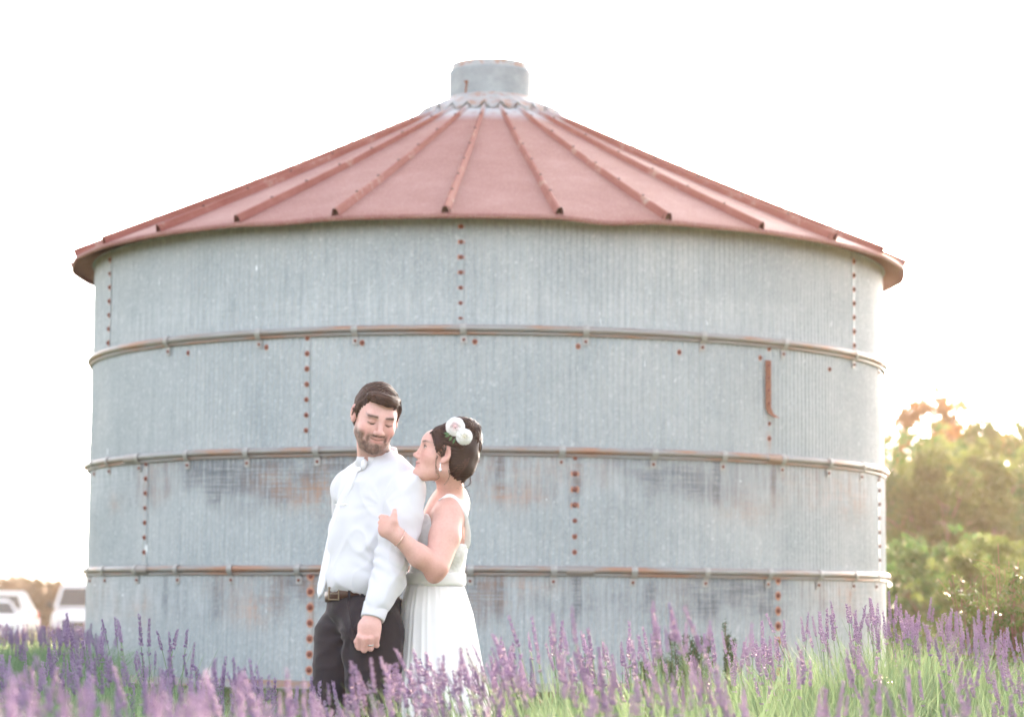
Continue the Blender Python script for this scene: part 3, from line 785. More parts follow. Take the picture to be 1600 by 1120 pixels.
# hair -----------------------------------------------------------
H = SDF()
H.ell(LM(0, .022, .027), (.078, .100, .087), RHM, .01); H.ell(LM(0, .045, -.03), (.070, .068, .055), RHM, .02)
def hl(p):
    q = (p-HM)@RHM; x, y, z = q[..., 0], q[..., 1], q[..., 2]; ax = np.abs(x)
    line = np.where(y < -.045, .069-.10*np.abs(x-.012)-.0, 0)
    fr = sstep(-.052, -.030, y)        # 0 at the forehead, 1 behind the temples
    zt = .070-.12*np.maximum(0, .02-np.abs(x-.016))+.10*np.maximum(0, -x-.02)
    zz = zt*(1-fr)+fr*np.where(y < .0, -.012+.0*ax, -.075*sstep(0.004, .035, y)-.012*(1-sstep(.004, .035, y)))
    temple = .045*np.exp(-((y+.042)/.012)**2)
    return (zz+temple*0-z)*.7
H.field(hl, (-9,)*3, (9,)*3, .006, 'i')
# short quiff swept across the forehead to the image right
H.path([LM(-.048, -.052, .080), LM(-.025, -.074, .086), LM(.010, -.082, .082), (LM(.040, -.072, .072))], [.015, .018, .018, .012], .012)
H.path([LM(.030, -.062, .080), LM(.050, -.040, .074), LM(.060, -.010, .066)], [.012, .014, .012], .012)
H.path([LM(.070, -.022, .045), LM(.074, -.010, .010), LM(.073, .000, -.018)], [.008, .006, .004], .01)
H.path([LM(-.070, -.022, .045), LM(-.073, -.012, .010), LM(-.070, -.008, -.016)], [.008, .006, .003], .01)
V, Q = H.mesh(.004)
q = (V-HM)@RHM; N = normals(V, Q)
flow = q@np.array((.25, .9, -.6)); groove = np.sin(flow*620+6*vnoise(q*np.array((1, 1, 1)), 22, 1))
V = V+N*(.0012*groove+.002*vnoise(q, 40, 2))[:, None]
mbh = MB(); bv = bvh_two(V, Q, BV_, BQ_, HM, .16); mbh.V.append(V); mbh.F += Q.tolist(); mbh.M += [0]*len(Q); mbh.C.append(np.tile((.12, .12, .12), (len(V), 1))*(1+.8*groove[:, None])); mbh.n = len(V)
def front(u, g):      # side-parted, combed over to the right
    y0 = -.085+.13*u; z0 = .085+.02*u
    return [LM(-.062+.01*g.random(), y0+.01, z0-.012), LM(-.035, y0-.006, z0+.022), LM(.0, y0-.012+.01*g.random(), z0+.035-.3*max(0, -y0-.05)), LM(.038, y0-.002, z0+.012), LM(.068, y0+.018, z0-.02)]
strands(mbh, 620, front, bv, HM, (-.0004, .0016), .0010, 5, 12)
QL = [np.array(x) for x in ((-.048, -.052, .080), (-.025, -.074, .086), (.010, -.082, .082), (.040, -.072, .072), (.058, -.045, .066))]
def quiff(u, g):
    ph = R_(-75+190*u); r = .017; o = np.array((0, -r*math.cos(ph), r*math.sin(ph))); a = g.uniform(-.004, .004); return [LM(*(q+o+np.array((0, a, -a)))) for q in QL[(1 if g.random() < .3 else 0):(5 if g.random() < .7 else 4)]]
strands(mbh, 420, quiff, bv, HM, (-.0002, .0018), .0010, 15, 12)
def side(s):
    def f(u, g):
        y0 = -.035+.10*u; z1 = (-.004 if y0 < .0 else -.055)+.012*g.random()
        return [LM(s*.055, y0-.012, .095), LM(s*.078, y0, .06), LM(s*.084, y0+.006, .025), LM(s*.078, y0+.010, z1)]
    return f
strands(mbh, 260, side(-1), bv, HM, (-.0008, .0006), .0008, 6, 9); strands(mbh, 260, side(1), bv, HM, (-.0008, .0006), .0008, 7, 9)
mbh.build('hair', M_hairm, body_m)
# shirt ----------------------------------------------------------
T = SDF()
T.ell(PA(590, 797, 8.92), (.176, .116, .20), YB, .06); T.ell(PA(572, 862, 8.91), (.162, .116, .180), YB, .06)
T.ell(PA(566, 905, 8.915), (.163, .128, .085), YB, .04)
T.cap(PA(572, 737, 8.98), PA(548, 758, 9.04), .054, .062, .03); T.cap(PA(598, 730, 8.92), PA(622, 752, 8.85), .060, .076, .03)
T.cap(PA(590, 722, 8.93), PA(590, 745, 8.94), .062, .080, .03)
T.path([PA(634, 766, 8.80), PA(631, 805, 8.775), PA(615, 862, 8.74), PA(605, 908, 8.71), PA(592, 938, 8.68)], [.070, .072, .059, .058, .050], .009)
T.path([PA(545, 764, 9.06), PA(552, 860, 9.20), PA(556, 930, 9.12)], [.064, .052, .042], .03)
ca, cb = PA(589, 942, 8.68), PA(582, 966, 8.66); cdir = (cb-ca)/np.linalg.norm(cb-ca)
T.cap(ca, cb, .0405, .0385, .006)
def cuffcut(p): return np.where(np.linalg.norm(p-cb, axis=-1) < .12, (p-cb)@cdir, -1.)
T.field(cuffcut, (-9,)*3, (9,)*3, .004, 'i')
def shirt_post(G, D):
    e, wv = 0, 0
    pa = G
    # drape: long soft folds radiating from the armpit, crossways crush at the elbow and above the belt
    px = (G[..., 0]-PA(600, 800, 8.8)[0])*1000; pz = (G[..., 2]-PA(600, 800, 8.8)[2])*1000
    n1 = vnoise(G, 9, 1); n2 = vnoise(G, 22, 2)
    ang = np.arctan2(pz-20, px+5+1e-3)
    rad = np.sqrt(px**2+pz**2)
    radial = np.sin(ang*13+2.2*n1)*np.exp(-((rad-70)/55)**2)
    arm = (G@np.array((.35, -.1, 1.0)))*1000
    el = np.exp(-(np.linalg.norm(G-PA(612, 868, 8.74), axis=-1)/.10)**2)
    cross = np.sin(arm*.13+4*n1+px*.03)*el
    waist = np.exp(-((G[..., 2]-PA(560, 912, 8.9)[2])/.045)**2)
    wf = np.sin(px*.075+3*n1)*waist
    diag = np.sin((px*.55-pz*.35)*.085+3.5*n1)
    ridge = np.where(n2 > 0, n2, n2*.3)
    hang = np.sin(px*.085+pz*.012+2.5*n1)*np.exp(-((pz+20)/80)**2)*sstep(60, -10, px)
    c3 = vnoise(G@np.array(((1, 0, .35), (0, 1, 0), (-.35, 0, .45))), 11, 7); c4 = vnoise(G@np.array(((1, 0, -.5), (0, 1, 0), (.5, 0, .4))), 15, 8)
    crs = (1-np.abs(c3)*3.0).clip(0, 1)**2*1.0+(1-np.abs(c4)*3.5).clip(0, 1)**2*.8
    return D-(.0024*radial*(.5+n1)+.0045*cross+.0030*wf+.0032*diag+.0034*hang+.004*n1+.0026*ridge+.0042*crs)
V, Q = T.mesh(.0045, None, None, shirt_post)
shirt = mesh_obj('shirt', V, Q, M_shirt, man); bvs = bvh_of(V, Q)
def cast(bv, px, py):
    d = (P(px, py, 10)-CAM).normalized(); h = bv.ray_cast(CAM, d); return None if h[0] is None else np.array(h[0])
# cuff band seam
n = 28; a = np.linspace(0, 2*math.pi, n, endpoint=False); e1 = np.cross(cdir, (0, 1, 0)); e1 /= np.linalg.norm(e1); e2 = np.cross(cdir, e1)
V = []
for (s_, r) in ((-.052, .0425), (-.050, .0455), (-.003, .0425), (.002, .0415), (.002, .036), (-.03, .034)):
    for x in a: V.append(cb+cdir*s_+(e1*math.cos(x)+e2*math.sin(x))*(r-.001+.0008*math.sin(3*x)))
mesh_obj('cuff', np.array(V), np.array(grid_faces(6, n, False, True)), M_shirt, shirt)
# collar: stand and fall, open at the throat towards the tie knot
nc = PA(590, 718, 8.93); up = (LM(0, .018, -.06)-neckb); up /= np.linalg.norm(up); up = np.array((.05, -.10, 1.)); up /= np.linalg.norm(up)
kn = PA(563, 722, 8.83)
fw = kn-nc; fw -= up*fw.dot(up); fw /= np.linalg.norm(fw); sd_ = np.cross(up, fw)
V = []; m_ = 61; prof = 7
for i in range(m_):
    ph = R_(6)+(2*math.pi-R_(12))*i/(m_-1); c_, s_ = math.cos(ph), math.sin(ph)
    near = max(0, math.cos(ph)); back = .5-.5*c_
    rx = .080; ry = .074
    dirv = fw*c_*1.12+sd_*s_
    # stand bottom, stand top, fold, fall edge
    pt = near**3
    hh = .020+.026*back
    for (r, z) in ((.056, -.022), (.056, hh*.6), (.059, hh), (.064, hh+.002), (.070, hh*.45), (.076-.001*pt, -.014-.018*pt), (.073-.001*pt, -.015-.018*pt)):
        V.append(nc+dirv*(r+.0)+up*z+sd_*(s_/(abs(s_)+1e-6))*(.010*pt if z < -.01 and r > .075 else 0))
mesh_obj('collar', np.array(V), np.array(grid_faces(m_, prof)), M_shirt, shirt)
# placket and tie -------------------------------------------------
def ribbon(pts, wd, th, across, name, mat, parent, crown=.002):
    pts = np.array(pts); n = len(pts); V = []; wd = np.broadcast_to(wd, n); _, Tt, _, _ = frames(pts)
    for i in range(n):
        a = np.array(across, float) if np.ndim(across) == 1 else across[i]; a = a-Tt[i]*a.dot(Tt[i]); a /= np.linalg.norm(a); nn = np.cross(a, Tt[i])
        if nn[1] > 0: nn = -nn
        for f, h in ((-1, 0), (-.6, crown*.8), (0, crown), (.6, crown*.8), (1, 0), (.6, -th), (-.6, -th)): V.append(pts[i]+a*wd[i]*f+nn*h)
    F = grid_faces(n, 7, False, True)+[tuple(range(7)), tuple((n-1)*7+i for i in range(7))[::-1]]
    return mesh_obj(name, np.array(V), F, mat, parent)
tie_px = [(561, 722), (556, 735), (549, 752), (541, 770), (530, 792), (523, 815), (517, 842), (510, 875), (504, 905), (498, 934)]
tp = []; lastd = None
for (x, y) in tie_px:
    h = cast(bvs, x, y)
    if h is not None and y < 800: lastd = h[1]-.004; tp.append(PA(x, y, lastd))
    else: lastd = (lastd or 8.8)-.002; tp.append(PA(x, y, lastd))
tp[0] = nc+fw*.091+up*-.030; tp = spline(tp, 26); wd = np.interp(np.arange(26), [0, 3, 10, 17, 23, 24.5, 25], [.011, .014, .017, .019, .019, .011, .002])
tie = ribbon(tp, wd, .004, np.array((.78, -.62, .0)), 'tie', M_tie, man, .003)
kp = nc+fw*.090+up*-.016
V, F = tube([kp+(.002, .004, .012), kp+(.002, -.003, .008), kp+(-.002, -.004, -.006), kp+(-.006, 0, -.018)], [.009, .0135, .012, .008], 14, .8); mesh_obj('knot', V, F, M_tie, tie)
cpt = PA(533, 788, tp[8][1]-.010); V, F = rbox((0, 0, 0), (.046, .004, .005), .001); V = V@rotm(-20).T+cpt; mesh_obj('tie_clip', V, F, M_metal, tie, False)
# trousers --------------------------------------------------------
U = SDF()
U.ell(PA(566, 950, 8.92), (.138, .118, .11), YB, .05)
zf = ground_z(-.5, 8.9)
def at_ground(px, Y, dz): x = P(px, 1200, Y).x; return np.array((x, Y, ground_z(x, Y)+dz))
kL, aL = at_ground(584, 8.79, .50), at_ground(580, 8.86, .10); kR, aR = at_ground(517, 8.93, .50), at_ground(512, 9.04, .10)
U.path([PA(582, 985, 8.84), kL, aL], [.108, .085, .072], .03); U.path([PA(533, 992, 8.98), kR, aR], [.096, .080, .068], .025)
U.ell(PA(592, 965, 9.0), (.10, .10, .11), None, .04)
def cutw(p): return p[..., 2]-(PA(560, 922, 8.9)[2]+.0)-(p[..., 0]-PA(545, 922, 8.9)[0])*.22
U.field(cutw, (-9,)*3, (9,)*3, .004, 'i')
def tr_post(G, D):
    n1 = vnoise(G, 8, 5); px = (G[..., 0]-PA(548, 990, 8.8)[0])*1000; pz = (G[..., 2]-PA(548, 990, 8.8)[2])*1000
    ang = np.arctan2(pz, px+1e-3); rr = np.hypot(px, pz)
    rad = np.sin(ang*9+2*n1)*np.exp(-((rr-60)/60)**2)
    cr = vnoise(G*np.array((1, 1, 1.6)), 13, 9); crease = (1-np.abs(cr)*2.2).clip(0, 1)**2
    pull = np.sin((px+pz*.9)*.055+2.5*n1)*np.exp(-(((px+20)/70)**2+((pz+30)/90)**2))
    return D-(.0030*rad+.0035*pull+.0035*crease+.003*n1)
V, Q = U.mesh(.006, None, None, tr_post)
trousers = mesh_obj('trousers', V, Q, M_trous, man); bvt = bvh_of(V, Q)
# pressed crease line and fly fold
for nm, pl in (('fly', [(541, 926), (544, 945), (548, 965), (551, 985), (556, 1000)]),):
    pts = []
    for x, y in pl:
        h = cast(bvt, x, y)
        if h is not None: pts.append(h+(0, -.001, 0))
    if len(pts) > 2: V, F = tube(spline(pts, 12), .0035, 6); mesh_obj(nm, V, F, M_trous, trousers)
# belt: band round the waist following the cloth edge
bc = PA(565, 922, 8.92); V = []; n = 72
for i in range(n):
    ph = 2*math.pi*i/n; l_ = np.array((.150*math.cos(ph), .128*math.sin(ph), 0)); o_ = YB@l_; dirn = o_/np.linalg.norm(o_)
    d0 = bc+o_*.6; loc = bvt.ray_cast(Vector(bc+dirn*.4+np.array((0, 0, -.02+(bc[0]+dirn[0]*.12-PA(545, 922, 8.9)[0])*.22))), Vector(-dirn))[0]
    r = np.linalg.norm((np.array(loc)-bc)[:2])+.003 if loc is not None else np.linalg.norm(o_)
    zc = bc[2]-.006+(dirn[0]*r+bc[0]-PA(545, 922, 8.9)[0])*.22
    for (dr, dz) in ((-.002, -.019), (.004, -.018), (.005, .0), (.004, .018), (-.002, .019)): V.append(np.array((bc[0]+dirn[0]*(r+dr), bc[1]+dirn[1]*(r+dr), zc+dz)))
belt = mesh_obj('belt', np.array(V), np.array(grid_faces(n, 5, True, False)), M_belt, trousers)
bb_ = bvh_of(np.array(V), np.array(grid_faces(n, 5, True, False)))
bh = cast(bb_, 522, 927)
if bh is not None:
    mb = MB()
    for (o_, s_) in (((0, 0, .021), (.046, .006, .005)), ((0, 0, -.021), (.046, .006, .005)), ((-.021, 0, 0), (.005, .006, .046)), ((.021, 0, 0), (.005, .006, .046)), ((.0, -.002, 0), (.04, .003, .004))):
        v, f = rbox(o_, s_, .0015); mb.add(v@rotm(-30).T+bh+(0, -.004, 0), f)
    mb.build('buckle', M_brass, belt, False)
for x in (546, 566, 585):
    h = cast(bb_, x, 926)
    if h is not None: v, f = rbox((0, 0, 0), (.011, .005, .052), .0015); mesh_obj('belt_loop', v@rotm(-25 if x < 560 else 5).T+h+(0, -.002, 0), f, M_trous, trousers, False)
for a_ in (aL, aR):
    Sh = SDF(); d = np.array((-.7, -.7, 0)); g0 = a_-np.array((0, 0, .10))
    Sh.cap(g0-d*.07+(0, 0, .035), g0+d*.06+(0, 0, .032), .038, .042, .02, 'u'); Sh.cap(g0+d*.06+(0, 0, .032), g0+d*.16+(0, 0, .022), .042, .026, .02); Sh.cap(a_, g0+(0, 0, .05), .045, .04, .02)
    Sh.field(lambda p: g0[2]+.002-p[..., 2], (-9,)*3, (9,)*3, .003, 'i')
    V, Q = Sh.mesh(.008); mesh_obj('shoe', V, Q, M_shoe, man)
# wedding ring
rp = (PA(579, 997, 8.630)*.42+PA(579, 1012.5, 8.646)*.58); ax_ = PA(579, 1012.5, 8.646)-PA(579, 997, 8.63); ax_ /= np.linalg.norm(ax_); u1 = np.cross(ax_, (0, 1, 0)); u1 /= np.linalg.norm(u1); u2 = np.cross(ax_, u1)
V = [rp+ax_*dz+(u1*math.cos(t)+u2*math.sin(t))*r for t in np.linspace(0, 2*math.pi, 24, endpoint=False) for (r, dz) in ((.0112, -.0028), (.0124, -.0022), (.0124, .0022), (.0112, .0028))]
mesh_obj('wedding_ring', np.array(V), np.array(grid_faces(24, 4, True, True)), M_metal, body_m)
# ------------------------------------------------------------------ the woman
wom = empty('person', (P(690, 900, 8.95).x, 8.98, ground_z(-.25, 8.98)), 'woman in ivory sleeveless dress with roses in her hair looking up and holding his arm', 'person')
HD = -.055
def PH(x, y, d): return PA(x, y, d+HD)
HW = PA(695, 708.5, 8.80); RHW = rotm(-79, -15, 0); sw = .93
S = SDF(); LW = head_sdf(S, HW, RHW, sw, False)
nb = PA(706, 784, 8.92); YW = rotm(-84)
S.cap(LW(0, .030, -.055), nb, .046, .050, .03)
S.cap(nb, PA(704, 800, 8.84), .045, .05, .04); S.cap(nb, PA(704, 798, 9.07), .045, .05, .04)
S.ell(PA(692, 838, 8.95), (.148, .086, .15), YW, .05); S.ell(PA(681, 900, 8.95), (.098, .085, .10), YW, .05); S.ell(PA(682, 950, 8.95), (.10, .09, .08), YW, .05)
S.ell(PA(668, 845, 8.88), (.055, .055, .055), None, .04); S.ell(PA(668, 845, 9.03), (.055, .055, .055), None, .04)
S.cap(PA(706, 850, 8.86), PA(704, 810, 8.84), .045, .05, .03)
# near arm round the man's arm
S.path([PA(702, 806, 8.80), PA(695, 838, 8.755), PA(682, 884, 8.70)], [.052, .054, .045], .03)
S.ell(PA(678, 897, 8.70), (.030, .03, .032), None, .02)
S.cap(PA(679, 884, 8.69), PA(655, 868, 8.66), .041, .0375, .012); S.cap(PA(655, 868, 8.66), PA(621, 837, 8.622), .0375, .0255, .02)
S.path([PA(700, 806, 9.10), PA(690, 870, 9.16), PA(650, 900, 9.12)], [.052, .045, .035], .03)
S.cap(PA(621, 837, 8.622), PA(608, 826, 8.618), .0255, .029, .015, 'u', ((.1, 1, 0), .65))
S.cap(PA(609, 818, 8.618), PA(602, 815, 8.620), .024, .022, .012, 'u', ((.1, 1, 0), .62)); S.cap(PA(608, 830, 8.620), PA(601, 829, 8.622), .022, .021, .012, 'u', ((.1, 1, 0), .62))
for (y, r, dx) in ((808, .0082, 1), (816.5, .0086, 0), (825, .0084, 0), (833, .0074, 1)):
    S.path([PA(602+dx, y, 8.618), PA(596+dx, y-1, 8.630), PA(594+dx, y-.5, 8.656), PA(598+dx, y+1, 8.680)], [r*1.1, r, r*.92, r*.8], .004)
S.path([PA(612, 828, 8.612), PA(615, 815, 8.606), PA(616, 805, 8.616), PA(616.5, 797.5, 8.630)], [.0165, .0120, .0096, .0080], .014)
V, Q = S.mesh(.0029)
cols = head_color(V, HW, RHW, sw, SK_F, False)
for c_, r_, k_ in ((PA(678, 897, 8.68), .05, .35), (PA(599, 816, 8.62), .035, .3), (PA(665, 872, 8.64), .03, .2)):
    hm = np.exp(-(np.linalg.norm(V-c_, axis=1)/r_)**2)[:, None]*k_; cols = cols*(1-hm)+np.array((.66, .27, .20))*hm
cols *= (1+.05*vnoise(V, 40, 13))[:, None]
body_w = mesh_obj('body', V, Q, M_skin, wom, True, None, cols); BV_, BQ_ = V, Q; lashes(LW, (-1, 1), M_hairf, body_w, .0045, .0035, .0014); bvw = bvh_of(V, Q)
# skin crease in the bend of the elbow
def castpath(bv, pts, off=.002, n=14, d0=8.7):
    out = []; last = d0
    for x, y in spline([(a, b, 0) for a, b in pts], n)[:, :2]:
        h = cast(bv, x, y)
        if h is not None: last = h[1]
        out.append(PA(x, y, last-off))
    return out
# hair -----------------------------------------------------------
sg0 = 1 if LW(.08, 0, 0)[1] < LW(-.08, 0, 0)[1] else -1
H = SDF()
H.ell(LW(0, .024, .030), np.array((.084, .104, .090))*sw, RHW, .01); H.ell(LW(0, .050, -.030), np.array((.072, .075, .060))*sw, RHW, .02)
def hlw(p):
    q = ((p-HW)@RHW)/sw; x, y, z = q[..., 0], q[..., 1], q[..., 2]; ax = np.abs(x)
    yy = np.array((-.12, -.092, -.080, -.070, -.058, -.040, -.024, .006, .020, .05, .2)); zz = np.array((.076, .062, .042, .016, -.008, -.018, .026, .022, -.06, -.105, -.13))
    return (np.interp(y, yy, zz)-z)*.6
H.path([LW(sg0*.060, -.060, .060), LW(sg0*.069, -.046, .028), LW(sg0*.071, -.036, -.006)], [.016, .014, .009], .012)
H.field(hlw, (-9,)*3, (9,)*3, .006, 'i')
for (x, y, d, r) in ((729, 674, 8.90, .052), (735, 690, 8.90, .042), (733, 710, 8.92, .036), (717, 728, 8.92, .036), (719, 746, 8.93, .024), (716, 668, 8.88, .040), (712, 700, 8.87, .05)):
    H.ell(PH(x, y, d), (r, r*1.1, r), None, .02)
V, Q = H.mesh(.004); N = normals(V, Q); q = (V-HW)@RHW
fl = q@np.array((.2, -.5, 1.))+.02*vnoise(q, 14, 3)
V = V+N*(.0016*np.sin(fl*560+5*vnoise(q, 18, 1))+.004*vnoise(q, 30, 2))[:, None]
mbh = MB(); bv = bvh_two(V, Q, BV_, BQ_, HW, .13); mbh.V.append(V); mbh.F += Q.tolist(); mbh.M += [0]*len(Q); mbh.C.append(np.full((len(V), 3), .10)); mbh.n = len(V)
def back(s):       # from the hairline swept back into the pinned curls
    def f(u, g):
        a = u; st = LW(s*(.035+.045*min(a*1.6, 1)), -.078+.066*a, .070-.080*a)
        if a < .06: st = LW(s*.02, -.075, .078)
        en = PH(722+10*g.random(), 672+26*a+6*g.random(), 8.80 if s > 0 else 9.0)
        mid = st*.5+en*.5+np.array((0, -.04*s, .010)); return [st, st*.75+mid*.25+np.array((0, -.02*s, 0)), mid, en]
    return f
# local +x of her head points to ... the camera side is found by depth
sg = 1 if LW(.08, 0, 0)[1] < LW(-.08, 0, 0)[1] else -1
def wrap(s):
    def f(u, g):
        a = u*.64; jt = .008*g.random(); st = LW(sg*(.035+.047*min(a*1.6, 1)), -.094+.060*a+jt, .068-.085*a)
        en = PH(720+4*g.random(), 672+44*a+3*g.random(), 8.79); mid = st*.5+en*.5+np.array((0, -.03, .012*(1-a)))
        return [st, mid, en]
    return f
strands(mbh, 820, wrap(1), bv, HW, (-.0004, .0016), .0009, 21, 12)
def sideburn(u, g):
    y0 = -.074+.046*u; return [LW(sg*.068, y0-.002, .066), LW(sg*.085, y0+.010, .022), LW(sg*.085, y0+.018, -.004-.022*g.random()*(1-abs(u-.6)))]
strands(mbh, 420, sideburn, bv, HW, (.0002, .0015), .0010, 31, 9)
def top(u, g):
    x0 = sg*(.055-.10*u); return [LW(x0, -.070, .078), LW(x0*1.1, -.02, .115), LW(x0*1.0, .04, .12), PH(724, 655+10*g.random(), 8.86)]
strands(mbh, 300, top, bv, HW, (-.0004, .0016), .0009, 22, 12)
def nape(u, g):
    st = LW(sg*(.060-.02*g.random()), .028+.04*u, -.06-.02*g.random()); en = PH(722+14*u, 705-8*g.random(), 8.84); return [st, st*.5+en*.5+np.array((0.01, -.02, 0)), en]
strands(mbh, 320, nape, bv, HW, (-.0004, .0016), .0009, 23, 10)
g = np.random.default_rng(9)
for i in range(150):      # pinned curls and loops
    cx, cy, cd = [(727, 668, 8.855), (738, 682, 8.87), (741, 697, 8.885), (730, 714, 8.88), (722, 730, 8.89), (720, 746, 8.90), (743, 674, 8.90)][i % 7]
    R0 = [.032, .030, .026, .030, .028, .018, .022][i % 7]*g.uniform(.6, 1.15); a0 = g.uniform(0, 6.28); tilt = g.uniform(-.5, .5); c = PH(cx, cy, cd-.012*g.random()); pts = []
    for t in np.linspace(0, g.uniform(2.6, 5.0), 16):
        rr = R0*(1-.06*t); pts.append(c+np.array((rr*math.cos(a0+t)*.95, -.020*math.sin(t*.6+tilt)-.004*i/90, rr*math.sin(a0+t)*1.15)))
    V, F = tube(np.array(pts), np.sin(np.linspace(.15, 3.0, 16))*g.uniform(.0010, .0028), 6); mbh.add(V, F, (g.random()**1.3,)*3)
for pl, r in (([(701, 733), (702, 743), (699, 752), (693, 757)], .0009), ([(683, 712), (681, 725), (684, 738), (687, 745), (680, 750), (677, 753)], .0012), ([(739, 700), (744, 708), (749, 714)], .0015), ([(735, 745), (733, 757), (724, 762)], .0012), ([(722, 752), (727, 765), (735, 775)], .0006), ([(716, 752), (724, 762), (733, 768)], .0007), ([(736, 700), (742, 712), (748, 716)], .0012), ([(706, 745), (711, 757), (716, 763)], .0009), ([(730, 742), (736, 752), (732, 759)], .001)):
    for kk in range(4):
        pts = [PH(x+g.normal()*.9, y+g.normal()*.6, (8.785 if x < 705 else 8.87)+g.normal()*.004) for x, y in pl]
        V, F = tube(spline(pts, 14), r*.5*np.linspace(1, .4, 14), 5); mbh.add(V, F, (.3+.5*g.random(),)*3)
mbh.build('hair', M_hairf, body_w)
# hair flowers -----------------------------------------------------
def rosemat(name, c0, c1):
    m = Mat(name, .7, 0, .3); a = m.attr(); s_ = m.n('ShaderNodeSeparateColor'); m.l(a, s_.inputs[0]); m.color(m.mix(s_.outputs[0], c0, c1))
    m.b.inputs['Subsurface Weight'].default_value = .15; m.b.inputs['Subsurface Radius'].default_value = (.01, .008, .007); return m.m
M_ros1 = rosemat('pale_pink_petal', (.82, .55, .56), (.84, .80, .78)); M_ros2 = rosemat('cream_petal', (.80, .74, .58), (.84, .83, .80))
M_leaf0 = simple('leaf_green', (.10, .20, .09), .6, 0, .3, 60)
def rose(c, R0, fwd, mat, name, label, seed):
    g = np.random.default_rng(seed); fwd = np.array(fwd, float); fwd /= np.linalg.norm(fwd); e1 = np.cross(fwd, (0, 0, 1)); e1 /= np.linalg.norm(e1); e2 = np.cross(e1, fwd); mb = MB()
    layers = [(3, .14, .9, .30), (4, .28, .85, .42), (5, .44, .75, .55), (6, .64, .55, .70), (7, .88, .25, .80)]
    for li, (n, rr, cup, wd) in enumerate(layers):
        off = g.random()*6.28
        for i in range(n):
            a = off+2*math.pi*i/n+g.normal()*.06; nu, nv = 7, 6; V = []; C = []
            for iu in range(nu):
                for iv in range(nv):
                    u = iu/(nu-1)*2-1; v = iv/(nv-1)
                    edge = 1-.22*abs(u)**2.5; ra = R0*rr*(.35+.75*v*edge)*(1-.1*(1-v)); th = a+u*wd*(.55+.45*v)
                    up = R0*(.55*(v**.8)*cup*(1-.12*u*u)-.25*(1-cup)*v*v)+R0*.05*math.sin(3*u+seed)*v
                    if v > .85: ra += R0*.06*(v-.85)/.15*(1 if li > 1 else 0); up -= R0*.05*(1 if li > 1 else 0)
                    V.append(np.array(c)+e1*math.cos(th)*ra+e2*math.sin(th)*ra+fwd*(up+R0*.02*li*-1)); C.append((li/4+.25*v,)*3)
            F = grid_faces(nu, nv); V = np.array(V); n0 = mb.n; mb.add(V, F); mb.C[-1] = np.clip(np.array(C), 0, 1)
    v, f = ball(np.array(c)+fwd*R0*.18, R0*.2, 8, 10); mb.add(v, f, (.1,)*3)
    o = mb.build(name, mat, body_w); tag(o, label); 
    so = o.modifiers.new('thick', 'SOLIDIFY'); so.thickness = .0012; return o
rose(PH(711, 666, 8.765), .0335, (-.10, -1, .12), M_ros1, 'hair_flower', 'pale pink rose, the upper one in her hair', 1)
rose(PH(725.5, 682, 8.755), .0290, (.12, -1, -.02), M_ros2, 'hair_flower', 'cream white rose, the lower one in her hair', 4)
mb = MB()
for (x, y, a) in ((704, 679, 200), (707, 681, 235), (703, 677, 180), (711, 684, 250)):
    L_ = .022; V = []; c0 = PH(x, y, 8.770)
    for t in np.linspace(0, 1, 6):
        for s_ in (-1, 0, 1): V.append(c0+np.array((math.cos(R_(a))*L_*t-s_*.004*math.sin(math.pi*t)*math.sin(R_(a)), -.003*(s_ == 0), math.sin(R_(a))*L_*t+s_*.004*math.sin(math.pi*t)*math.cos(R_(a)))))
    mb.add(np.array(V), grid_faces(6, 3))
mb.build('flower_leaf', M_leaf0, body_w)
# earring, bracelet ------------------------------------------------
ec = PH(688, 729, 8.775); mb = MB()
V, F = tube([ec+(0, 0, .010), ec+(0, -.001, .002)], .0016, 6); mb.add(V, F); V, F = ball(ec+(0, -.001, .012), .0028, 6, 8); mb.add(V, F)
V, F = tube([ec+(0, 0, .001), ec+(0, 0, -.006), ec+(0, 0, -.013), ec+(0, 0, -.017)], [.0012, .0042, .0056, .002], 7); mb.add(V, F)
mb.build('earring', M_metal, body_w, False)
wp = PA(624, 840, 8.624); ad = PA(655, 868, 8.66)-PA(621, 837, 8.622); ad /= np.linalg.norm(ad); ad = ad+np.array((.25, 0, .12)); ad /= np.linalg.norm(ad)
u1 = np.cross(ad, (0, 1, 0)); u1 /= np.linalg.norm(u1); u2 = np.cross(ad, u1)
V, F = tube([wp+(u1*math.cos(t)+u2*math.sin(t))*.0305 for t in np.linspace(0, 2*math.pi, 40)], .0019, 6, 1., False); mesh_obj('bracelet', V, F, simple('rose_gold', (.85, .62, .52), .25, .8, .05), body_w)
# dress -------------------------------------------------------------
D_ = SDF()
D_.ell(PA(692, 838, 8.95), (.155, .093, .15), YW, .05); D_.ell(PA(681, 900, 8.95), (.108, .096, .10), YW, .05)
D_.ell(PA(667, 845, 8.88), (.060,)*3, None, .04); D_.ell(PA(667, 845, 9.03), (.060,)*3, None, .04); D_.cap(PA(706, 855, 8.86), PA(704, 820, 8.85), .051, .054, .03)
zA = PA(717, 850, 8.9)[2]; xA = PA(717, 850, 8.9)[0]; xF = PA(668, 802, 8.9)[0]; zF = PA(668, 802, 8.9)[2]; xB = PA(735, 858, 8.9)[0]
def topcut(p): return p[..., 2]-np.interp(p[..., 0], [xF-.03, xF, xA, xB], [zF, zF, zA, zA-.0])
D_.field(topcut, (-9,)*3, (9,)*3, .004, 'i'); zw = PA(690, 905, 8.95)[2]; D_.field(lambda p: zw-p[..., 2], (-9,)*3, (9,)*3, .004, 'i')
V, Q = D_.mesh(.0045); V = V+normals(V, Q)*(.0012*vnoise(V, 90, 2)+.001*vnoise(V, 170, 3))[:, None]
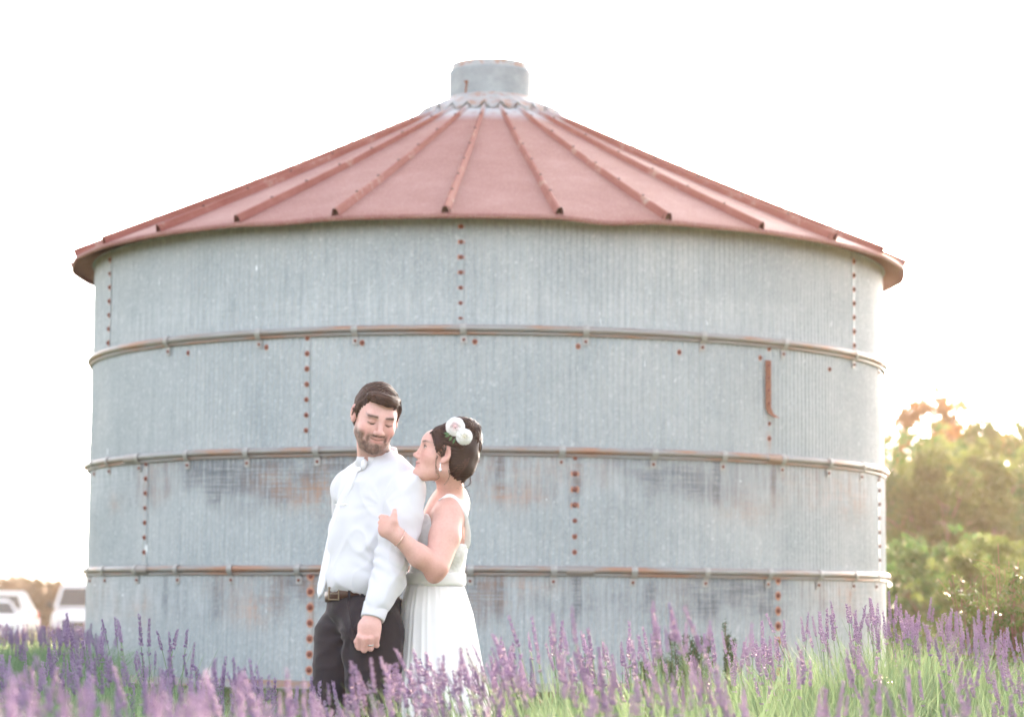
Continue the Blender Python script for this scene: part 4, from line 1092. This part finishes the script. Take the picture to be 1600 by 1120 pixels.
bod = mesh_obj('bodice', V, Q, M_lace, wom); bvb = bvh_of(V, Q)
nA, nH = 260, 60; V = []; zt = PA(684, 912, 8.95)[2]; hem = .03
gr = np.random.default_rng(5); phs = gr.random(40)*6.28; cT = PA(679.5, 912, 8.95)
for j in range(nH):
    t = (j/(nH-1)); z = zt+(hem+ground_z(-.2, 9)-zt)*t; y_ = np.interp(z, [zt-.30, zt], [0, 1])
    rx = np.interp(t, [0, .02, .10, .24, .5, 1], [.099, .107, .130, .150, .20, .31]); ry = rx*1.18; cx = cT[0]+np.interp(t, [0, .24, 1], [0, .013, .03])
    for i in range(nA):
        a = 2*math.pi*i/nA; amp = .0010+.009*t**.9
        pl = .55*math.sin(31*a+phs[0]+.8*math.sin(3*a))+.35*math.sin(19*a+phs[1]+1.5*t)+.28*math.sin(47*a+phs[2])+.25*math.sin(9*a+phs[3]+t)
        pl = (pl if pl > 0 else pl*.7); r = 1+amp*pl/rx
        V.append((cx+rx*r*math.cos(a), cT[1]+ry*r*math.sin(a), z))
V = np.array(V); F = np.array(grid_faces(nH, nA, False, True))
sk = mesh_obj('skirt', V, F, M_dress, wom); sk.modifiers.new('thick', 'SOLIDIFY').thickness = .003
V = []; pr = [(.0985, .012), (.1015, .024), (.105, .018), (.1055, .004), (.106, -.010), (.1035, -.020), (.1, -.022)]
zb_ = PA(684, 905, 8.95)[2]
for (r, dz) in pr:
    for i in range(100):
        a = 2*math.pi*i/100; V.append((cT[0]+.003+(r+.002)*math.cos(a), cT[1]+(r*1.20+.002)*math.sin(a), zb_+dz+.001*math.sin(5*a)))
mesh_obj('waistband', np.array(V), np.array(grid_faces(7, 100, False, True)), M_dress, wom)
sp = castpath(bvw, [(686, 781), (694, 776), (703, 774.5), (712, 779), (720, 789), (726, 803), (730, 822), (731, 840), (728, 856)], .003, 30, 8.82)
for i in range(1, len(sp)): sp[i][1] = np.clip(sp[i][1], sp[i-1][1]-.006, sp[i-1][1]+.006)
ac = [np.array((.8, -.1, .6))*(1-i/29)+np.array((1, -.25, .15))*(i/29) for i in range(30)]
ribbon(sp, np.interp(np.arange(30), [0, 8, 20, 29], [.007, .008, .009, .013]), .002, ac, 'strap', M_lace, bod, .002)
# ------------------------------------------------------------------ plants: materials
def leafmat(name, c0, c1, trans=.35, rough=.55):
    m = Mat(name, rough, 0, .3); a = m.attr(); s_ = m.n('ShaderNodeSeparateColor'); m.l(a, s_.inputs[0]); col = m.mix(s_.outputs[0], c0, c1); m.color(col)
    t = m.n('ShaderNodeBsdfTranslucent'); m.l(m.mix(.5, col, c1), t.inputs[0]); mx = m.n('ShaderNodeMixShader'); mx.inputs[0].default_value = trans
    m.l(m.b.outputs[0], mx.inputs[1]); m.l(t.outputs[0], mx.inputs[2]); m.l(mx.outputs[0], m.t.nodes['Material Output'].inputs[0]); return m.m
M_stem = leafmat('lavender_stem', (.12, .20, .10), (.24, .35, .18), .3)
M_flow = leafmat('lavender_flower', (.255, .175, .325), (.52, .41, .58), .4)
M_grey = leafmat('lavender_leaf', (.105, .18, .095), (.22, .33, .18), .3)

# ------------------------------------------------------------------ lavender: stalk variants, then thousands of placed copies in one mesh
def stalk_variant(seed, fine=True):
    g = np.random.default_rng(seed); V = []; F = []; M_ = []; C = []; n = 0
    bend = g.uniform(-.10, .10); b2 = g.uniform(-.06, .06); L_ = 1.0
    def cen(t): return np.array((bend*t*t, b2*t*t, t))
    ts = np.array((0, .35, .7, 1.)); k = 3
    for i, t in enumerate(ts):
        for j in range(k):
            a = 2*math.pi*j/k; V.append(cen(t)+np.array((math.cos(a), math.sin(a), 0))*.0017); C.append(.25+.5*t)
    for i in range(3):
        for j in range(k): a, b = i*k+j, i*k+(j+1) % k; F.append((a, b, b+k)); F.append((a, b+k, a+k)); M_ += [0, 0]
    n = len(V); hl = g.uniform(.06, .12); nw = int(hl/.0066); gap = g.random() < .6
    for wv in range(nw):
        f = wv/(nw-1); t = 1+f*hl
        if gap and wv == 0: t -= .028
        rr = .0074*(1-.45*f)*(1-.2*(wv == 0)); m_ = 5
        for j in range(m_):
            a = 2*math.pi*(j+g.random()*.6)/m_+wv*.9; c = cen(t+g.normal()*.0030)+np.array((math.cos(a), math.sin(a), .15))*rr*g.uniform(.45, .95); s = g.uniform(.0036, .0060)*(1.15-.4*f)*(1 if fine else 1.35)
            d = np.array((math.cos(a)*.5, math.sin(a)*.5, .9)); d /= np.linalg.norm(d); e1 = np.array((-math.sin(a), math.cos(a), 0)); e2 = np.cross(d, e1)
            P_ = [c-d*s*.9, c+e1*s*.55, c+e2*s*.55, c-e1*s*.55, c-e2*s*.55, c+d*s*1.3]; b0 = len(V); V += P_; cc = g.random()*.75+(.3 if g.random() < .18 else 0); C += [cc]*6
            for (x, y) in ((1, 2), (2, 3), (3, 4), (4, 1)): F.append((b0, b0+y, b0+x)); F.append((b0+5, b0+x, b0+y)); M_ += [1, 1]
    V = np.array(V); return V, np.array(F), np.array(M_), np.array(C)
def blade_variant(seed):
    g = np.random.default_rng(seed); V = []; F = []; bx = g.uniform(-.35, .35); by = g.uniform(-.2, .2); w_ = .0028
    for t in (0, .5, .85, 1.):
        c = np.array((bx*t*t, by*t*t, t)); ww = w_*(1-t**3*.9); V += [c-(ww, 0, 0), c+(ww, 0, 0)]
    for i in range(3): a = 2*i; F += [(a, a+1, a+3), (a, a+3, a+2)]
    return np.array(V), np.array(F), np.full(6, 2), np.linspace(.2, .8, 8)
class Scatter:
    def __init__(s): s.V = []; s.F = []; s.M = []; s.C = []; s.n = 0
    def put(s, var, pos, sc, yaw, lean, shade, sxy=None):
        """instances of one variant, vectorised: pos (n,3), sc (n,) height, lean (n,2)"""
        V, F, M_, C = var; n = len(pos)
        if n == 0: return
        sx = (np.ones(n) if sxy is None else sxy)
        stem = V[None]*np.stack([sx, sx, np.ones(n)], -1)[:, None]
        z = np.minimum(V[:, 2], 1)[None]*sc[:, None]+np.maximum(V[:, 2]-1, 0)[None]*sx[:, None]
        # lateral bend is relative to height 1, head offsets are absolute
        cx = V[:, 0][None]*sx[:, None]; cy = V[:, 1][None]*sx[:, None]
        c, s_ = np.cos(yaw)[:, None], np.sin(yaw)[:, None]; X = cx*c-cy*s_; Y = cx*s_+cy*c
        X = X+lean[:, :1]*z; Y = Y+lean[:, 1:]*z
        W = np.stack([X, Y, z], -1)+pos[:, None]
        s.V.append(W.reshape(-1, 3)); k = len(V)
        s.F.append((F[None]+(np.arange(n)*k)[:, None, None]+s.n).reshape(-1, 3)); s.M.append(np.tile(M_, n)); s.C.append(np.clip(C[None]*.7+shade[:, None], 0, 1).ravel()); s.n += n*k
    def build(s, name, mats):
        return mesh_obj(name, np.concatenate(s.V), np.concatenate(s.F), mats, None, True, np.concatenate(s.M), np.concatenate(s.C)[:, None].repeat(3, 1))
fine = [stalk_variant(100+i) for i in range(16)]; blades = [blade_variant(300+i) for i in range(8)]
SCAT = Scatter(); G_ = np.random.default_rng(77)
DENS = .23; DROP = 22
def band(x0, x1, y0, y1, n, top, spread, leanx=-.12, clump=True, blade=6, shade=0., blade_h=(.6, 1.02), thick=1.):
    """n stalks over the ground strip; top(px) gives the photo row that the flower tips reach"""
    dn = (DENS if (x0+x1)/2 < 700 else DENS*.70) if n > 5 else 1; n = max(2, int(n*dn)); blade = blade*(1 if dn > .4 else 2.2); Y = G_.uniform(y0, y1, n); px = G_.uniform(x0, x1, n)
    if clump: px += 14*np.sin(px*.05+Y*3)+9*G_.normal(size=n)
    tp = np.array([top(p) for p in px])+(np.abs(G_.normal(size=n))*spread*1.7-spread*.35+DROP if n > 5 else 0)
    tip = np.array([P(a, b, c)[:] for a, b, c in zip(px, tp, Y)])
    gzv = gz(tip[:, 0], Y); H = np.maximum(tip[:, 2]-gzv-.11, .25)
    lean = np.stack([leanx+.09*G_.normal(size=n), .06*G_.normal(size=n)], -1)
    pos = np.stack([tip[:, 0]-lean[:, 0]*(H+.1), Y, gzv-.01], -1); sh = np.clip(shade+.18*G_.normal(size=n), -.3, .5)
    vi = G_.integers(0, len(fine), n)
    for v in range(len(fine)):
        m = vi == v; SCAT.put(fine[v], pos[m], H[m], G_.uniform(0, 6.28, m.sum()), lean[m], sh[m], np.full(m.sum(), thick*(.85 if y0 < 9 else 1))*G_.uniform(.8, 1.25, m.sum()))
    nb = int(n*(blade*1.5+4)); i = G_.integers(0, n, nb); hb = H[i]*G_.uniform(*blade_h, nb); p = pos[i]+np.stack([G_.normal(size=nb)*.035, G_.normal(size=nb)*.035, np.zeros(nb)], -1)
    vi = G_.integers(0, 8, nb); ln = lean[i]+.10*G_.normal(size=(nb, 2))
    for v in range(8):
        m = vi == v; SCAT.put(blades[v], p[m], hb[m], G_.uniform(0, 6.28, m.sum()), ln[m], np.clip(.15*G_.normal(size=m.sum())+shade, -.2, .5), G_.uniform(.8, 1.4, m.sum()))
it = lambda xs, ys: (lambda p: float(np.interp(p, xs, ys)))
# nearest, softest row along the bottom of the frame
band(-120, 560, 3.6, 4.8, 420, it([-100, 60, 200, 330, 470, 560], [1010, 1020, 1025, 1030, 1050, 1075]), 26, -.12, True, 9, .16)
band(520, 1000, 3.8, 4.8, 120, it([520, 640, 760, 900, 1000], [1082, 1075, 1070, 1050, 1060]), 26, -.16, True, 5, .10)
band(950, 1720, 4.0, 5.0, 110, it([950, 1100, 1250, 1400, 1700], [1062, 1065, 1075, 1070, 1070]), 24, -.10, True, 9, .08)
# second row
band(-120, 500, 5.2, 6.6, 560, it([-100, 40, 160, 300, 400, 500], [985, 992, 992, 1002, 1020, 1045]), 24, -.12, True, 11, .12)
band(480, 760, 5.6, 7.2, 190, it([480, 560, 640, 700, 760], [1045, 1048, 1042, 1030, 1010]), 22, -.18, True, 4, .08)
band(740, 1150, 5.4, 7.0, 400, it([740, 860, 1000, 1150], [985, 968, 990, 1000]), 26, -.17, True, 6, .06)
band(1100, 1720, 5.6, 7.0, 240, it([1100, 1250, 1400, 1700], [1010, 1015, 1020, 1020]), 26, -.12, True, 9, .06)
# third row, just in front of the couple
band(-120, 480, 7.0, 8.4, 520, it([-100, 0, 80, 200, 300, 400, 480], [962, 968, 958, 985, 985, 1000, 1040]), 22, -.10, True, 12, .08)
band(470, 760, 7.4, 8.5, 120, it([470, 540, 600, 660, 760], [1040, 1020, 1005, 1010, 985]), 24, -.15, True, 5, .02)
band(740, 1080, 7.2, 8.8, 420, it([740, 830, 900, 1000, 1080], [968, 935, 942, 940, 955]), 26, -.17, True, 5, .03)
band(1050, 1720, 7.2, 9.0, 420, it([1050, 1200, 1400, 1700], [960, 968, 985, 990]), 26, -.12, True, 9, .03)
# the sharp rows level with and behind the couple on the right, and thin ones on the left
band(1120, 1430, 9.6, 11.6, 420, it([1120, 1160, 1230, 1300, 1430], [975, 955, 942, 925, 925]), 22, -.10, True, 12, .0, (.65, 1.02))
band(1390, 1760, 10.0, 12.6, 520, it([1390, 1450, 1520, 1600, 1760], [925, 920, 950, 975, 960]), 24, -.06, True, 12, .0, (.65, 1.02))
band(-100, 470, 9.6, 12.0, 260, it([-100, 0, 140, 200, 300, 470], [975, 978, 955, 975, 995, 1065]), 16, -.08, True, 8, .0, (.65, 1.02))
band(470, 1120, 9.8, 12.5, 160, it([470, 640, 800, 1000, 1120], [1075, 1070, 1010, 990, 985]), 18, -.10, True, 8, .0, (.65, 1.02))
for (px, py, Y) in ((170, 935, 8.4), (205, 945, 8.3), (140, 955, 8.3), (192, 952, 8.2), (250, 960, 8.5), (276, 958, 8.6), (115, 942, 7.2), (1020, 925, 6.5), (1080, 930, 6.4), (1070, 937, 6.5), (1063, 942, 6.4), (1127, 945, 6.3), (868, 930, 6.2), (1320, 925, 10.2), (1362, 930, 10.2), (1356, 926, 10.3), (1245, 945, 10.5), (1372, 928, 10.2)):
    band(px-3, px+3, Y, Y+.1, 2, lambda p, py=py: py, 3, -.08, False, 3)
DENS = 1
band(540, 780, 6.2, 7.8, 70, it([540, 600, 660, 780], [1012, 985, 985, 965]), 20, -.16, True, 5, .06)
band(1380, 1700, 9.6, 12.4, 130, it([1380, 1500, 1600, 1700], [905, 925, 955, 950]), 18, -.06, True, 8, .0)
band(-200, 160, 13, 19, 260, it([-200, 160], [955, 950]), 12, -.06, True, 10, .1, (.7, 1.05))
lav = SCAT.build('lavender', [M_stem, M_flow, M_grey]); tag(lav, kind='stuff'); tag(lav, 'blooming purple lavender filling the field in front of the bin', 'lavender')

# ------------------------------------------------------------------ leafy shrubs and trees
def leaves(cen, siz, nrm_bias=(0, 0, .3), seed=1, asp=.5, shade=None):
    g = np.random.default_rng(seed); n = len(cen); d = g.normal(size=(n, 3)); d /= np.linalg.norm(d, axis=1)[:, None]; u = np.cross(d, g.normal(size=(n, 3))+nrm_bias); u /= np.linalg.norm(u, axis=1)[:, None]
    v = np.cross(d, u); s = siz[:, None]; fold = v*s*.12
    V = np.stack([cen-d*s*.5, cen+u*s*asp*.5+fold, cen+d*s*.6, cen-u*s*asp*.5+fold], 1).reshape(-1, 3)
    i = np.arange(n)[:, None]*4; F = np.concatenate([i+np.array([[0, 1, 2]]), i+np.array([[0, 2, 3]])]); sh = g.random(n)*.7 if shade is None else shade
    return V, F, np.repeat(sh, 4)
M_bark = simple('bark', (.17, .12, .09), .9, 0, .3, 20, .4)
def limbs(base, n1, H, spread, r0, seed, parent, fork=3, name='trunk', lean=(0, 0)):
    g = np.random.default_rng(seed); mb = MB(); tips = []
    top = np.array(base)+(lean[0], lean[1], H*.38); tr = spline([base, (np.array(base)+top)/2+g.normal(size=3)*H*.015, top], 8); V, F = tube(tr, np.linspace(r0, r0*.7, 8), 8); mb.add(V, F)
    def grow(p, d, L_, r, lev):
        e = p+d*L_; mid = (p+e)/2+g.normal(size=3)*L_*.08; pl = spline([p, mid, e], 6); V, F = tube(pl, np.linspace(r, r*.55, 6), 6); mb.add(V, F); tips.append((e, lev)); tips.append((mid, lev))
        if lev < fork:
            for _ in range(3 if lev < 2 else 2):
                nd = d+g.normal(size=3)*.55; nd[2] += .1; nd /= np.linalg.norm(nd); grow(e if g.random() < .7 else mid, nd, L_*g.uniform(.55, .8), r*.55, lev+1)
    for i in range(n1):
        a = 2*math.pi*i/n1+g.random(); d = np.array((math.cos(a)*spread, math.sin(a)*spread, .75+.4*g.random())); d /= np.linalg.norm(d); grow(tr[-1-i % 3], d, H*.26, r0*.55, 1)
    mb.build(name, M_bark, parent); return tips
def tree(name, px, Y, top_px, width, label, mat, seed, nl=9000, ls=.11, cat='tree', group=None, lowc=.25, clus=90, gap=1.):
    x = P(px, 900, Y).x; z0 = ground_z(x, Y); H = P(px, top_px, Y).z-z0; root = empty(name, (x, Y, z0), label, cat, group)
    tips = limbs((x, Y, z0-.1), 5, H, .9*width/H, .035*H, seed, root); g = np.random.default_rng(seed+50)
    # clumps of leaves on boughs spread through an uneven crown
    C = []; S_ = []; sh = []
    cl = []
    for i in range(clus):
        a = g.uniform(0, 6.28); h = lowc+(1-lowc)*g.random()**.8; rr = width*.5*math.sqrt(max(0, 1-((h-.5)/.56)**2))*g.uniform(.35, 1.05)*(1+.25*math.sin(3*a+seed))
        cl.append(np.array((x+rr*math.cos(a), Y+rr*math.sin(a)*.8, z0+H*h*(.93+.07*math.sin(2*a+seed*1.7)))))
    for e, l in tips[:60]:
        if g.random() < .4: cl.append(e)
    per = max(20, nl//len(cl))
    for c in cl:
        R0 = width*g.uniform(.07, .13); nsub = 4; tone = g.random()
        for s_ in range(nsub):
            cc = c+g.normal(size=3)*R0*.6; q = g.normal(size=(per//nsub, 3)); q /= np.linalg.norm(q, axis=1)[:, None]+1e-9; q *= (R0*.55*(g.random(len(q))**.4)*gap)[:, None]*np.array((1.1, 1.1, .75)); C.append(cc+q); S_.append(g.uniform(.7, 1.4, len(q))*ls); sh.append(np.clip(tone*.6+.4*g.random(len(q)), 0, 1))
    V, F, s2 = leaves(np.concatenate(C), np.concatenate(S_), (0, 0, .4), seed, .55, np.concatenate(sh))
    mesh_obj('crown', V, F, mat, root, False, None, s2[:, None].repeat(3, 1)); return root
M_lf1 = leafmat('sunlit_green_leaf', (.022, .062, .02), (.075, .17, .05), .42)
M_lf2 = leafmat('warm_green_leaf', (.04, .072, .02), (.135, .19, .055), .45)
M_lf6 = leafmat('painted_sunglow_leaf', (.11, .06, .02), (.30, .14, .05), .55)  # orange of the low sun and its flare painted into the leaf colour
M_lf3 = leafmat('shrub_leaf', (.045, .085, .025), (.12, .17, .05), .35, .4)
M_lf4 = leafmat('rosemary_leaf', (.035, .075, .03), (.07, .14, .05), .2)
M_lf5 = leafmat('far_leaf', (.06, .05, .03), (.11, .08, .045), .3)
GR = 'trees behind the bin on the right'
tree('broadleaf_tree', 1452, 62, 600, 3.4, 'tall thin-crowned tree rising above the bushes just right of the bin', M_lf6, 3, 13000, .12, 'tree', GR, .35, 100, 1.1)
tree('broadleaf_tree', 1425, 44, 690, 3.2, 'rounded green bushy tree touching the right edge of the bin', M_lf1, 5, 26000, .09, 'tree', GR, .03, 180)
tree('broadleaf_tree', 1500, 40, 705, 2.5, 'broad yellow-green bush in the middle of the right-hand greenery', M_lf2, 8, 18000, .085, 'tree', GR, .02, 110)
tree('broadleaf_tree', 1580, 50, 655, 3.6, 'wide golden-lit tree at the right border of the photo', M_lf2, 12, 24000, .10, 'tree', GR, .03, 180)
tree('broadleaf_tree', 1700, 46, 665, 3.4, 'golden-lit tree just past the right border behind the twiggy shrub', M_lf1, 19, 14000, .10, 'tree', GR, .03, 100)
tree('broadleaf_tree', 1555, 58, 640, 3.6, 'tall tree painted with orange sun glow behind the golden one near the right border', M_lf6, 37, 15000, .12, 'tree', GR, .2, 130, 1.1)
tree('bush', 1445, 30, 850, 1.6, 'low dark green bush just above the lavender right of the bin', M_lf1, 23, 7000, .06, 'bush', None, .02, 70)
tree('bush', 1540, 27, 835, 1.3, 'pale sunlit bush behind the twiggy shrub', M_lf2, 29, 6000, .055, 'bush', None, .02, 60)
# the nearer leafy shrub at the right border: twigs with paired leaves
def twiggy(name, px, Y, top_px, width, label, mat, seed, n=46, cat='shrub', ll=.034, low=0.05):
    x = P(px, 1000, Y).x; z0 = ground_z(x, Y); H = P(px, top_px, Y).z-z0; root = empty(name, (x, Y, z0), label, cat); g = np.random.default_rng(seed); mb = MB(); C = []; S_ = []
    for i in range(n):
        a = g.uniform(0, 6.28); r1 = width*.5*g.random()**.6; hh = H*g.uniform(.55, 1.0)*(1-.25*(r1/(width*.5))**2)
        p0 = np.array((x+.12*math.cos(a)*r1, Y+.12*math.sin(a)*r1, z0)); p3 = np.array((x+r1*math.cos(a), Y+r1*math.sin(a), z0+hh)); pm = (p0+p3)/2+np.array((math.cos(a)*r1*.25, math.sin(a)*r1*.25, 0)); pl = spline([p0, pm, p3], 12)
        V, F = tube(pl, np.linspace(.006, .0012, 12), 5); mb.add(V, F)
        for k_ in range(7):
            t = g.uniform(.25, .98); b = pl[int(t*11)]; d = g.normal(size=3); d[2] = abs(d[2])*.8+.2; d /= np.linalg.norm(d); L_ = g.uniform(.08, .20)*(1.1-t*.4); e = b+d*L_; tw = spline([b, (b+e)/2+(0, 0, .01), e], 6); V, F = tube(tw, np.linspace(.0022, .0008, 6), 4); mb.add(V, F)
            if t > .93 and g.random() < .5: continue
            m_ = 13; tt = g.random(m_); C.append(b+(e-b)*tt[:, None]+g.normal(size=(m_, 3))*.016); S_.append(g.uniform(.6, 1.3, m_)*ll)
    mb.build('branch', simple('reddish_twig', (.22, .11, .09), .8), root)
    C = np.concatenate(C); V, F, s2 = leaves(C, np.concatenate(S_), (0, 0, .5), seed, .42); mesh_obj('foliage', V, F, mat, root, False, None, s2[:, None].repeat(3, 1)); return root
twiggy('shrub', 1600, 13.2, 838, .95, 'leafy shrub with reddish twigs standing in the lavender at the right border', M_lf3, 41, 70)
twiggy('shrub', 1548, 13.6, 880, .45, 'smaller leafy shrub left of the tall twiggy one', M_lf3, 43, 24)
def rosemary(px, Y, top_px, label, seed, n=9, width=.12):
    x = P(px, 1000, Y).x; z0 = ground_z(x, Y); H = P(px, top_px, Y).z-z0; root = empty('rosemary', (x, Y, z0), label, 'rosemary', 'rosemary sprigs against the bin'); g = np.random.default_rng(seed); mb = MB(); C = []
    for i in range(n):
        a = g.uniform(0, 6.28); r1 = width*g.random(); p3 = np.array((x+r1*math.cos(a), Y+r1*math.sin(a), z0+H*g.uniform(.6, 1))); pl = spline([(x, Y, z0), ((x+p3[0])/2, (Y+p3[1])/2, (z0+p3[2])/2), p3], 40); V, F = tube(pl, .0025, 4); mb.add(V, F); C.append(np.repeat(pl[10:], 5, 0)+g.normal(size=(150, 3))*.007)
    mb.build('stem', M_bark, root); C = np.concatenate(C); V, F, s2 = leaves(C, g.uniform(.018, .030, len(C)), (0, 0, 2), seed, .16); mesh_obj('foliage', V, F, M_lf4, root, False, None, s2[:, None].repeat(3, 1))
rosemary(1060, 12.6, 990, 'dark green rosemary sprig at the bin wall, the leftmost and widest one', 51, 22, .16)
rosemary(1095, 12.4, 990, 'dark green rosemary sprig between the widest one and the tallest one', 53, 14, .08)
rosemary(1138, 12.5, 966, 'tallest dark green rosemary sprig in front of the rust streaked seam', 55, 8, .05)
rosemary(1010, 12.3, 1030, 'low dark green rosemary sprig nearest to the bride', 57, 12, .10)
# distant tree row on the left
for i, (px, tp, w_, lb) in enumerate(((-20, 908, 13, 'hazy distant tree at the left border, beyond the cars'), (22, 903, 12, 'tallest hazy distant tree of the left-hand row'), (48, 904, 10, 'hazy distant tree with a pointed top above the dark car window'), (72, 912, 11, 'hazy distant tree between the two white vehicles'), (92, 916, 9, 'lowest hazy distant tree touching the white van'), (130, 925, 12, 'hazy distant tree mostly hidden behind the van'), (1600, 905, 12, 'hazy distant tree behind the right-hand greenery'))):
    tree('distant_tree', px, 125+6*(i % 3), tp, w_*.4, lb, M_lf5, 60+i, 2600, .30, 'tree', 'distant tree row', .0, 60)

# ------------------------------------------------------------------ parked vehicles on the left
M_paint = simple('white_car_paint', (.66, .66, .66), .4, 0, .02, 5); M_glass = simple('car_glass', (.05, .06, .065), .12, 0, .1, 3, 0, .35); M_tyre = simple('tyre_rubber', (.02, .02, .02), .8); M_rim = simple('alloy_rim', (.5, .5, .52), .3, .9); M_lamp = simple('headlamp_glass', (.75, .78, .8), .1); M_tail = simple('tail_lamp', (.45, .03, .03), .2); M_black = simple('black_plastic', (.03, .03, .03), .6)
def vehicle(name, px, Y, yaw, kind, label, cat='car'):
    """length along local y (front = -y), width along x"""
    dims = {'sedan': (4.6, 1.8, 1.42), 'suv': (4.7, 1.9, 1.72), 'van': (5.2, 2.0, 1.98)}[kind]; L_, W_, H_ = dims
    x = P(px, 950, Y).x; z0 = ground_z(x, Y); root = empty(name, (x, Y, z0), label, cat, 'white vehicles parked beyond the field'); Rz = np.array(Matrix.Rotation(R_(yaw), 3, 'Z')); o_ = np.array((x, Y, z0))
    T_ = lambda V: np.asarray(V, float).reshape(-1, 3)@Rz.T+o_
    belt_ = .92 if kind == 'sedan' else 1.05 if kind == 'suv' else 1.15
    # body shell: cross-sections from nose to tail
    hood = {'sedan': .80, 'suv': .98, 'van': 1.08}[kind]
    ys = np.array((-.5, -.485, -.44, -.30, -.22, 0, .25, .42, .485, .5))*L_
    hs = np.interp(np.arange(10), range(10), [.55, .66, hood*.93, hood, belt_, belt_, belt_, belt_*(.98), belt_*.93, .6]); ws = np.array((.80, .90, .97, 1, 1, 1, 1, .98, .93, .85))*W_/2
    V = []
    for y, h, w_ in zip(ys, hs, ws):
        for (fx, fz) in ((-.86, .0), (-.97, .16), (-1, .5), (-.97, .82), (-.86, .97), (-.4, 1.02), (.4, 1.02), (.86, .97), (.97, .82), (1, .5), (.97, .16), (.86, 0)): V.append((fx*w_, y, .22+(h-.22)*fz))
    F = grid_faces(10, 12, False, True)+[tuple(range(12)), tuple(108+i for i in range(12))[::-1]]
    body = mesh_obj('body', T_(V), F, M_paint, root)
    # cabin
    c0, c1, r0, r1 = {'sedan': (-.22, .36, -.07, .20), 'suv': (-.24, .47, -.10, .40), 'van': (-.30, .48, -.17, .46)}[kind]
    lo = [(sx*W_*.47, y*L_, belt_-.02) for y in (c0, c1) for sx in (-1, 1)]; hi = [(sx*W_*.37, y*L_, H_-.04) for y in (r0, r1) for sx in (-1, 1)]
    def cab(exp, top):
        V = []
        for t, zz in ((0, 0), (.5, .5), (.88, .94), (1., 1.)):
            row = []
            for k_ in range(4):
                a = np.array(lo[k_]); b = np.array(hi[k_]); row.append(a+(b-a)*t*(1 if t < .95 else 1))
            cx = sum(row)/4
            if t == 1.: row = [cx+(q-cx)*np.array((.86, .94, 1))+np.array((0, 0, .045)) for q in row]
            row = [row[0], row[1], row[3], row[2]]; V += row
        F = grid_faces(4, 4, False, True)+[(12, 13, 14, 15)]; return V, F
    V, F = cab(0, H_); mesh_obj('roof', T_(V), F, M_paint, root, False)
    def pane(nm, k0, k1, a0, a1, t0, t1, out):
        A, B = np.array(lo[k0]), np.array(lo[k1]); C_, D2 = np.array(hi[k0]), np.array(hi[k1]); pt = lambda u, t: (A+(B-A)*u)*(1-t)+(C_+(D2-C_)*u)*t
        q = [pt(a0, t0), pt(a1, t0), pt(a1, t1), pt(a0, t1)]; n = np.cross(q[1]-q[0], q[3]-q[0]); n /= np.linalg.norm(n); n *= np.sign(n.dot(np.array(out))); V = [p_+n*.012 for p_ in q]+[p_-n*.01 for p_ in q]
        mesh_obj(nm, T_(V), [(0, 1, 2, 3), (4, 7, 6, 5), (0, 4, 5, 1), (1, 5, 6, 2), (2, 6, 7, 3), (3, 7, 4, 0)], M_glass, root, False)
    pane('windshield', 0, 1, .06, .94, .08, .86, (0, -1, .3)); pane('rear_window', 2, 3, .08, .92, .15, .82, (0, 1, .3))
    for k0, k1, sx in ((0, 2, -1), (1, 3, 1)):
        for a0, a1 in ((.12, .46), (.5, .86)): pane('side_window', k0, k1, a0, a1, .10, .84, (sx, 0, .2))
    for sx in (-1, 1):
        for y in (-.31*L_, .30*L_):
            V, F = tube([(sx*(W_/2-.20), y, .33), (sx*(W_/2+.01), y, .33)], .33, 24); wh = mesh_obj('wheel', T_(V), F, M_tyre, root, False); V, F = tube([(sx*(W_/2), y, .33), (sx*(W_/2+.02), y, .33)], [.21, .19], 16); mesh_obj('rim', T_(V), F, M_rim, wh, False)
        V, F = rbox((sx*W_*.36, -L_*.487, hood*.78), (.36, .12, .16), .03); mesh_obj('headlight', T_(V), F, M_lamp, root)
        V, F = rbox((sx*W_*.42, L_*.487, hood*.88), (.20, .10, .26), .03); mesh_obj('taillight', T_(V), F, M_tail, root)
        V, F = rbox((sx*(W_/2+.10), c0*L_+.25, belt_+.10), (.20, .12, .16 if kind != 'van' else .26), .03); mesh_obj('mirror', T_(V), F, M_black if kind == 'van' else M_paint, root)
    V, F = rbox((0, -L_*.497, hood*.55), (W_*.55, .05, .20), .02); mesh_obj('grille', T_(V), F, M_black, root)
    V, F = rbox((0, -L_*.498, .38), (W_*.9, .10, .16), .03); mesh_obj('bumper', T_(V), F, M_black if kind != 'sedan' else M_paint, root)
    return root
vehicle('sedan_car', -17, 84, 20, 'sedan', 'white sedan at the left border with a pale windshield, in front of the taller car')
vehicle('estate_car', -43, 93, -75, 'suv', 'tall white car with a dark side window behind the white sedan')
vehicle('sedan_car', 76, 140, 10, 'sedan', 'low white car seen between the tall car and the van')
vehicle('van', 132, 88, 6, 'van', 'white van with a broad windshield partly hidden behind the bin', 'van')

# ------------------------------------------------------------------ sunlit air
HZ = True
if HZ:
    V, F = rbox((0, 250, 20), (900, 620, 52), 0); m = bpy.data.materials.new('air'); m.use_nodes = True; t_ = m.node_tree; t_.nodes.remove(t_.nodes['Principled BSDF']); pv = t_.nodes.new('ShaderNodeVolumePrincipled')
    pv.inputs['Color'].default_value = (1, .90, .80, 1); pv.inputs['Density'].default_value = .00025; pv.inputs['Anisotropy'].default_value = .7; t_.links.new(pv.outputs[0], t_.nodes['Material Output'].inputs['Volume'])
    hz = mesh_obj('haze', V, F, m, None, False); tag(hz, kind='stuff'); SC.cycles.volume_bounces = 0
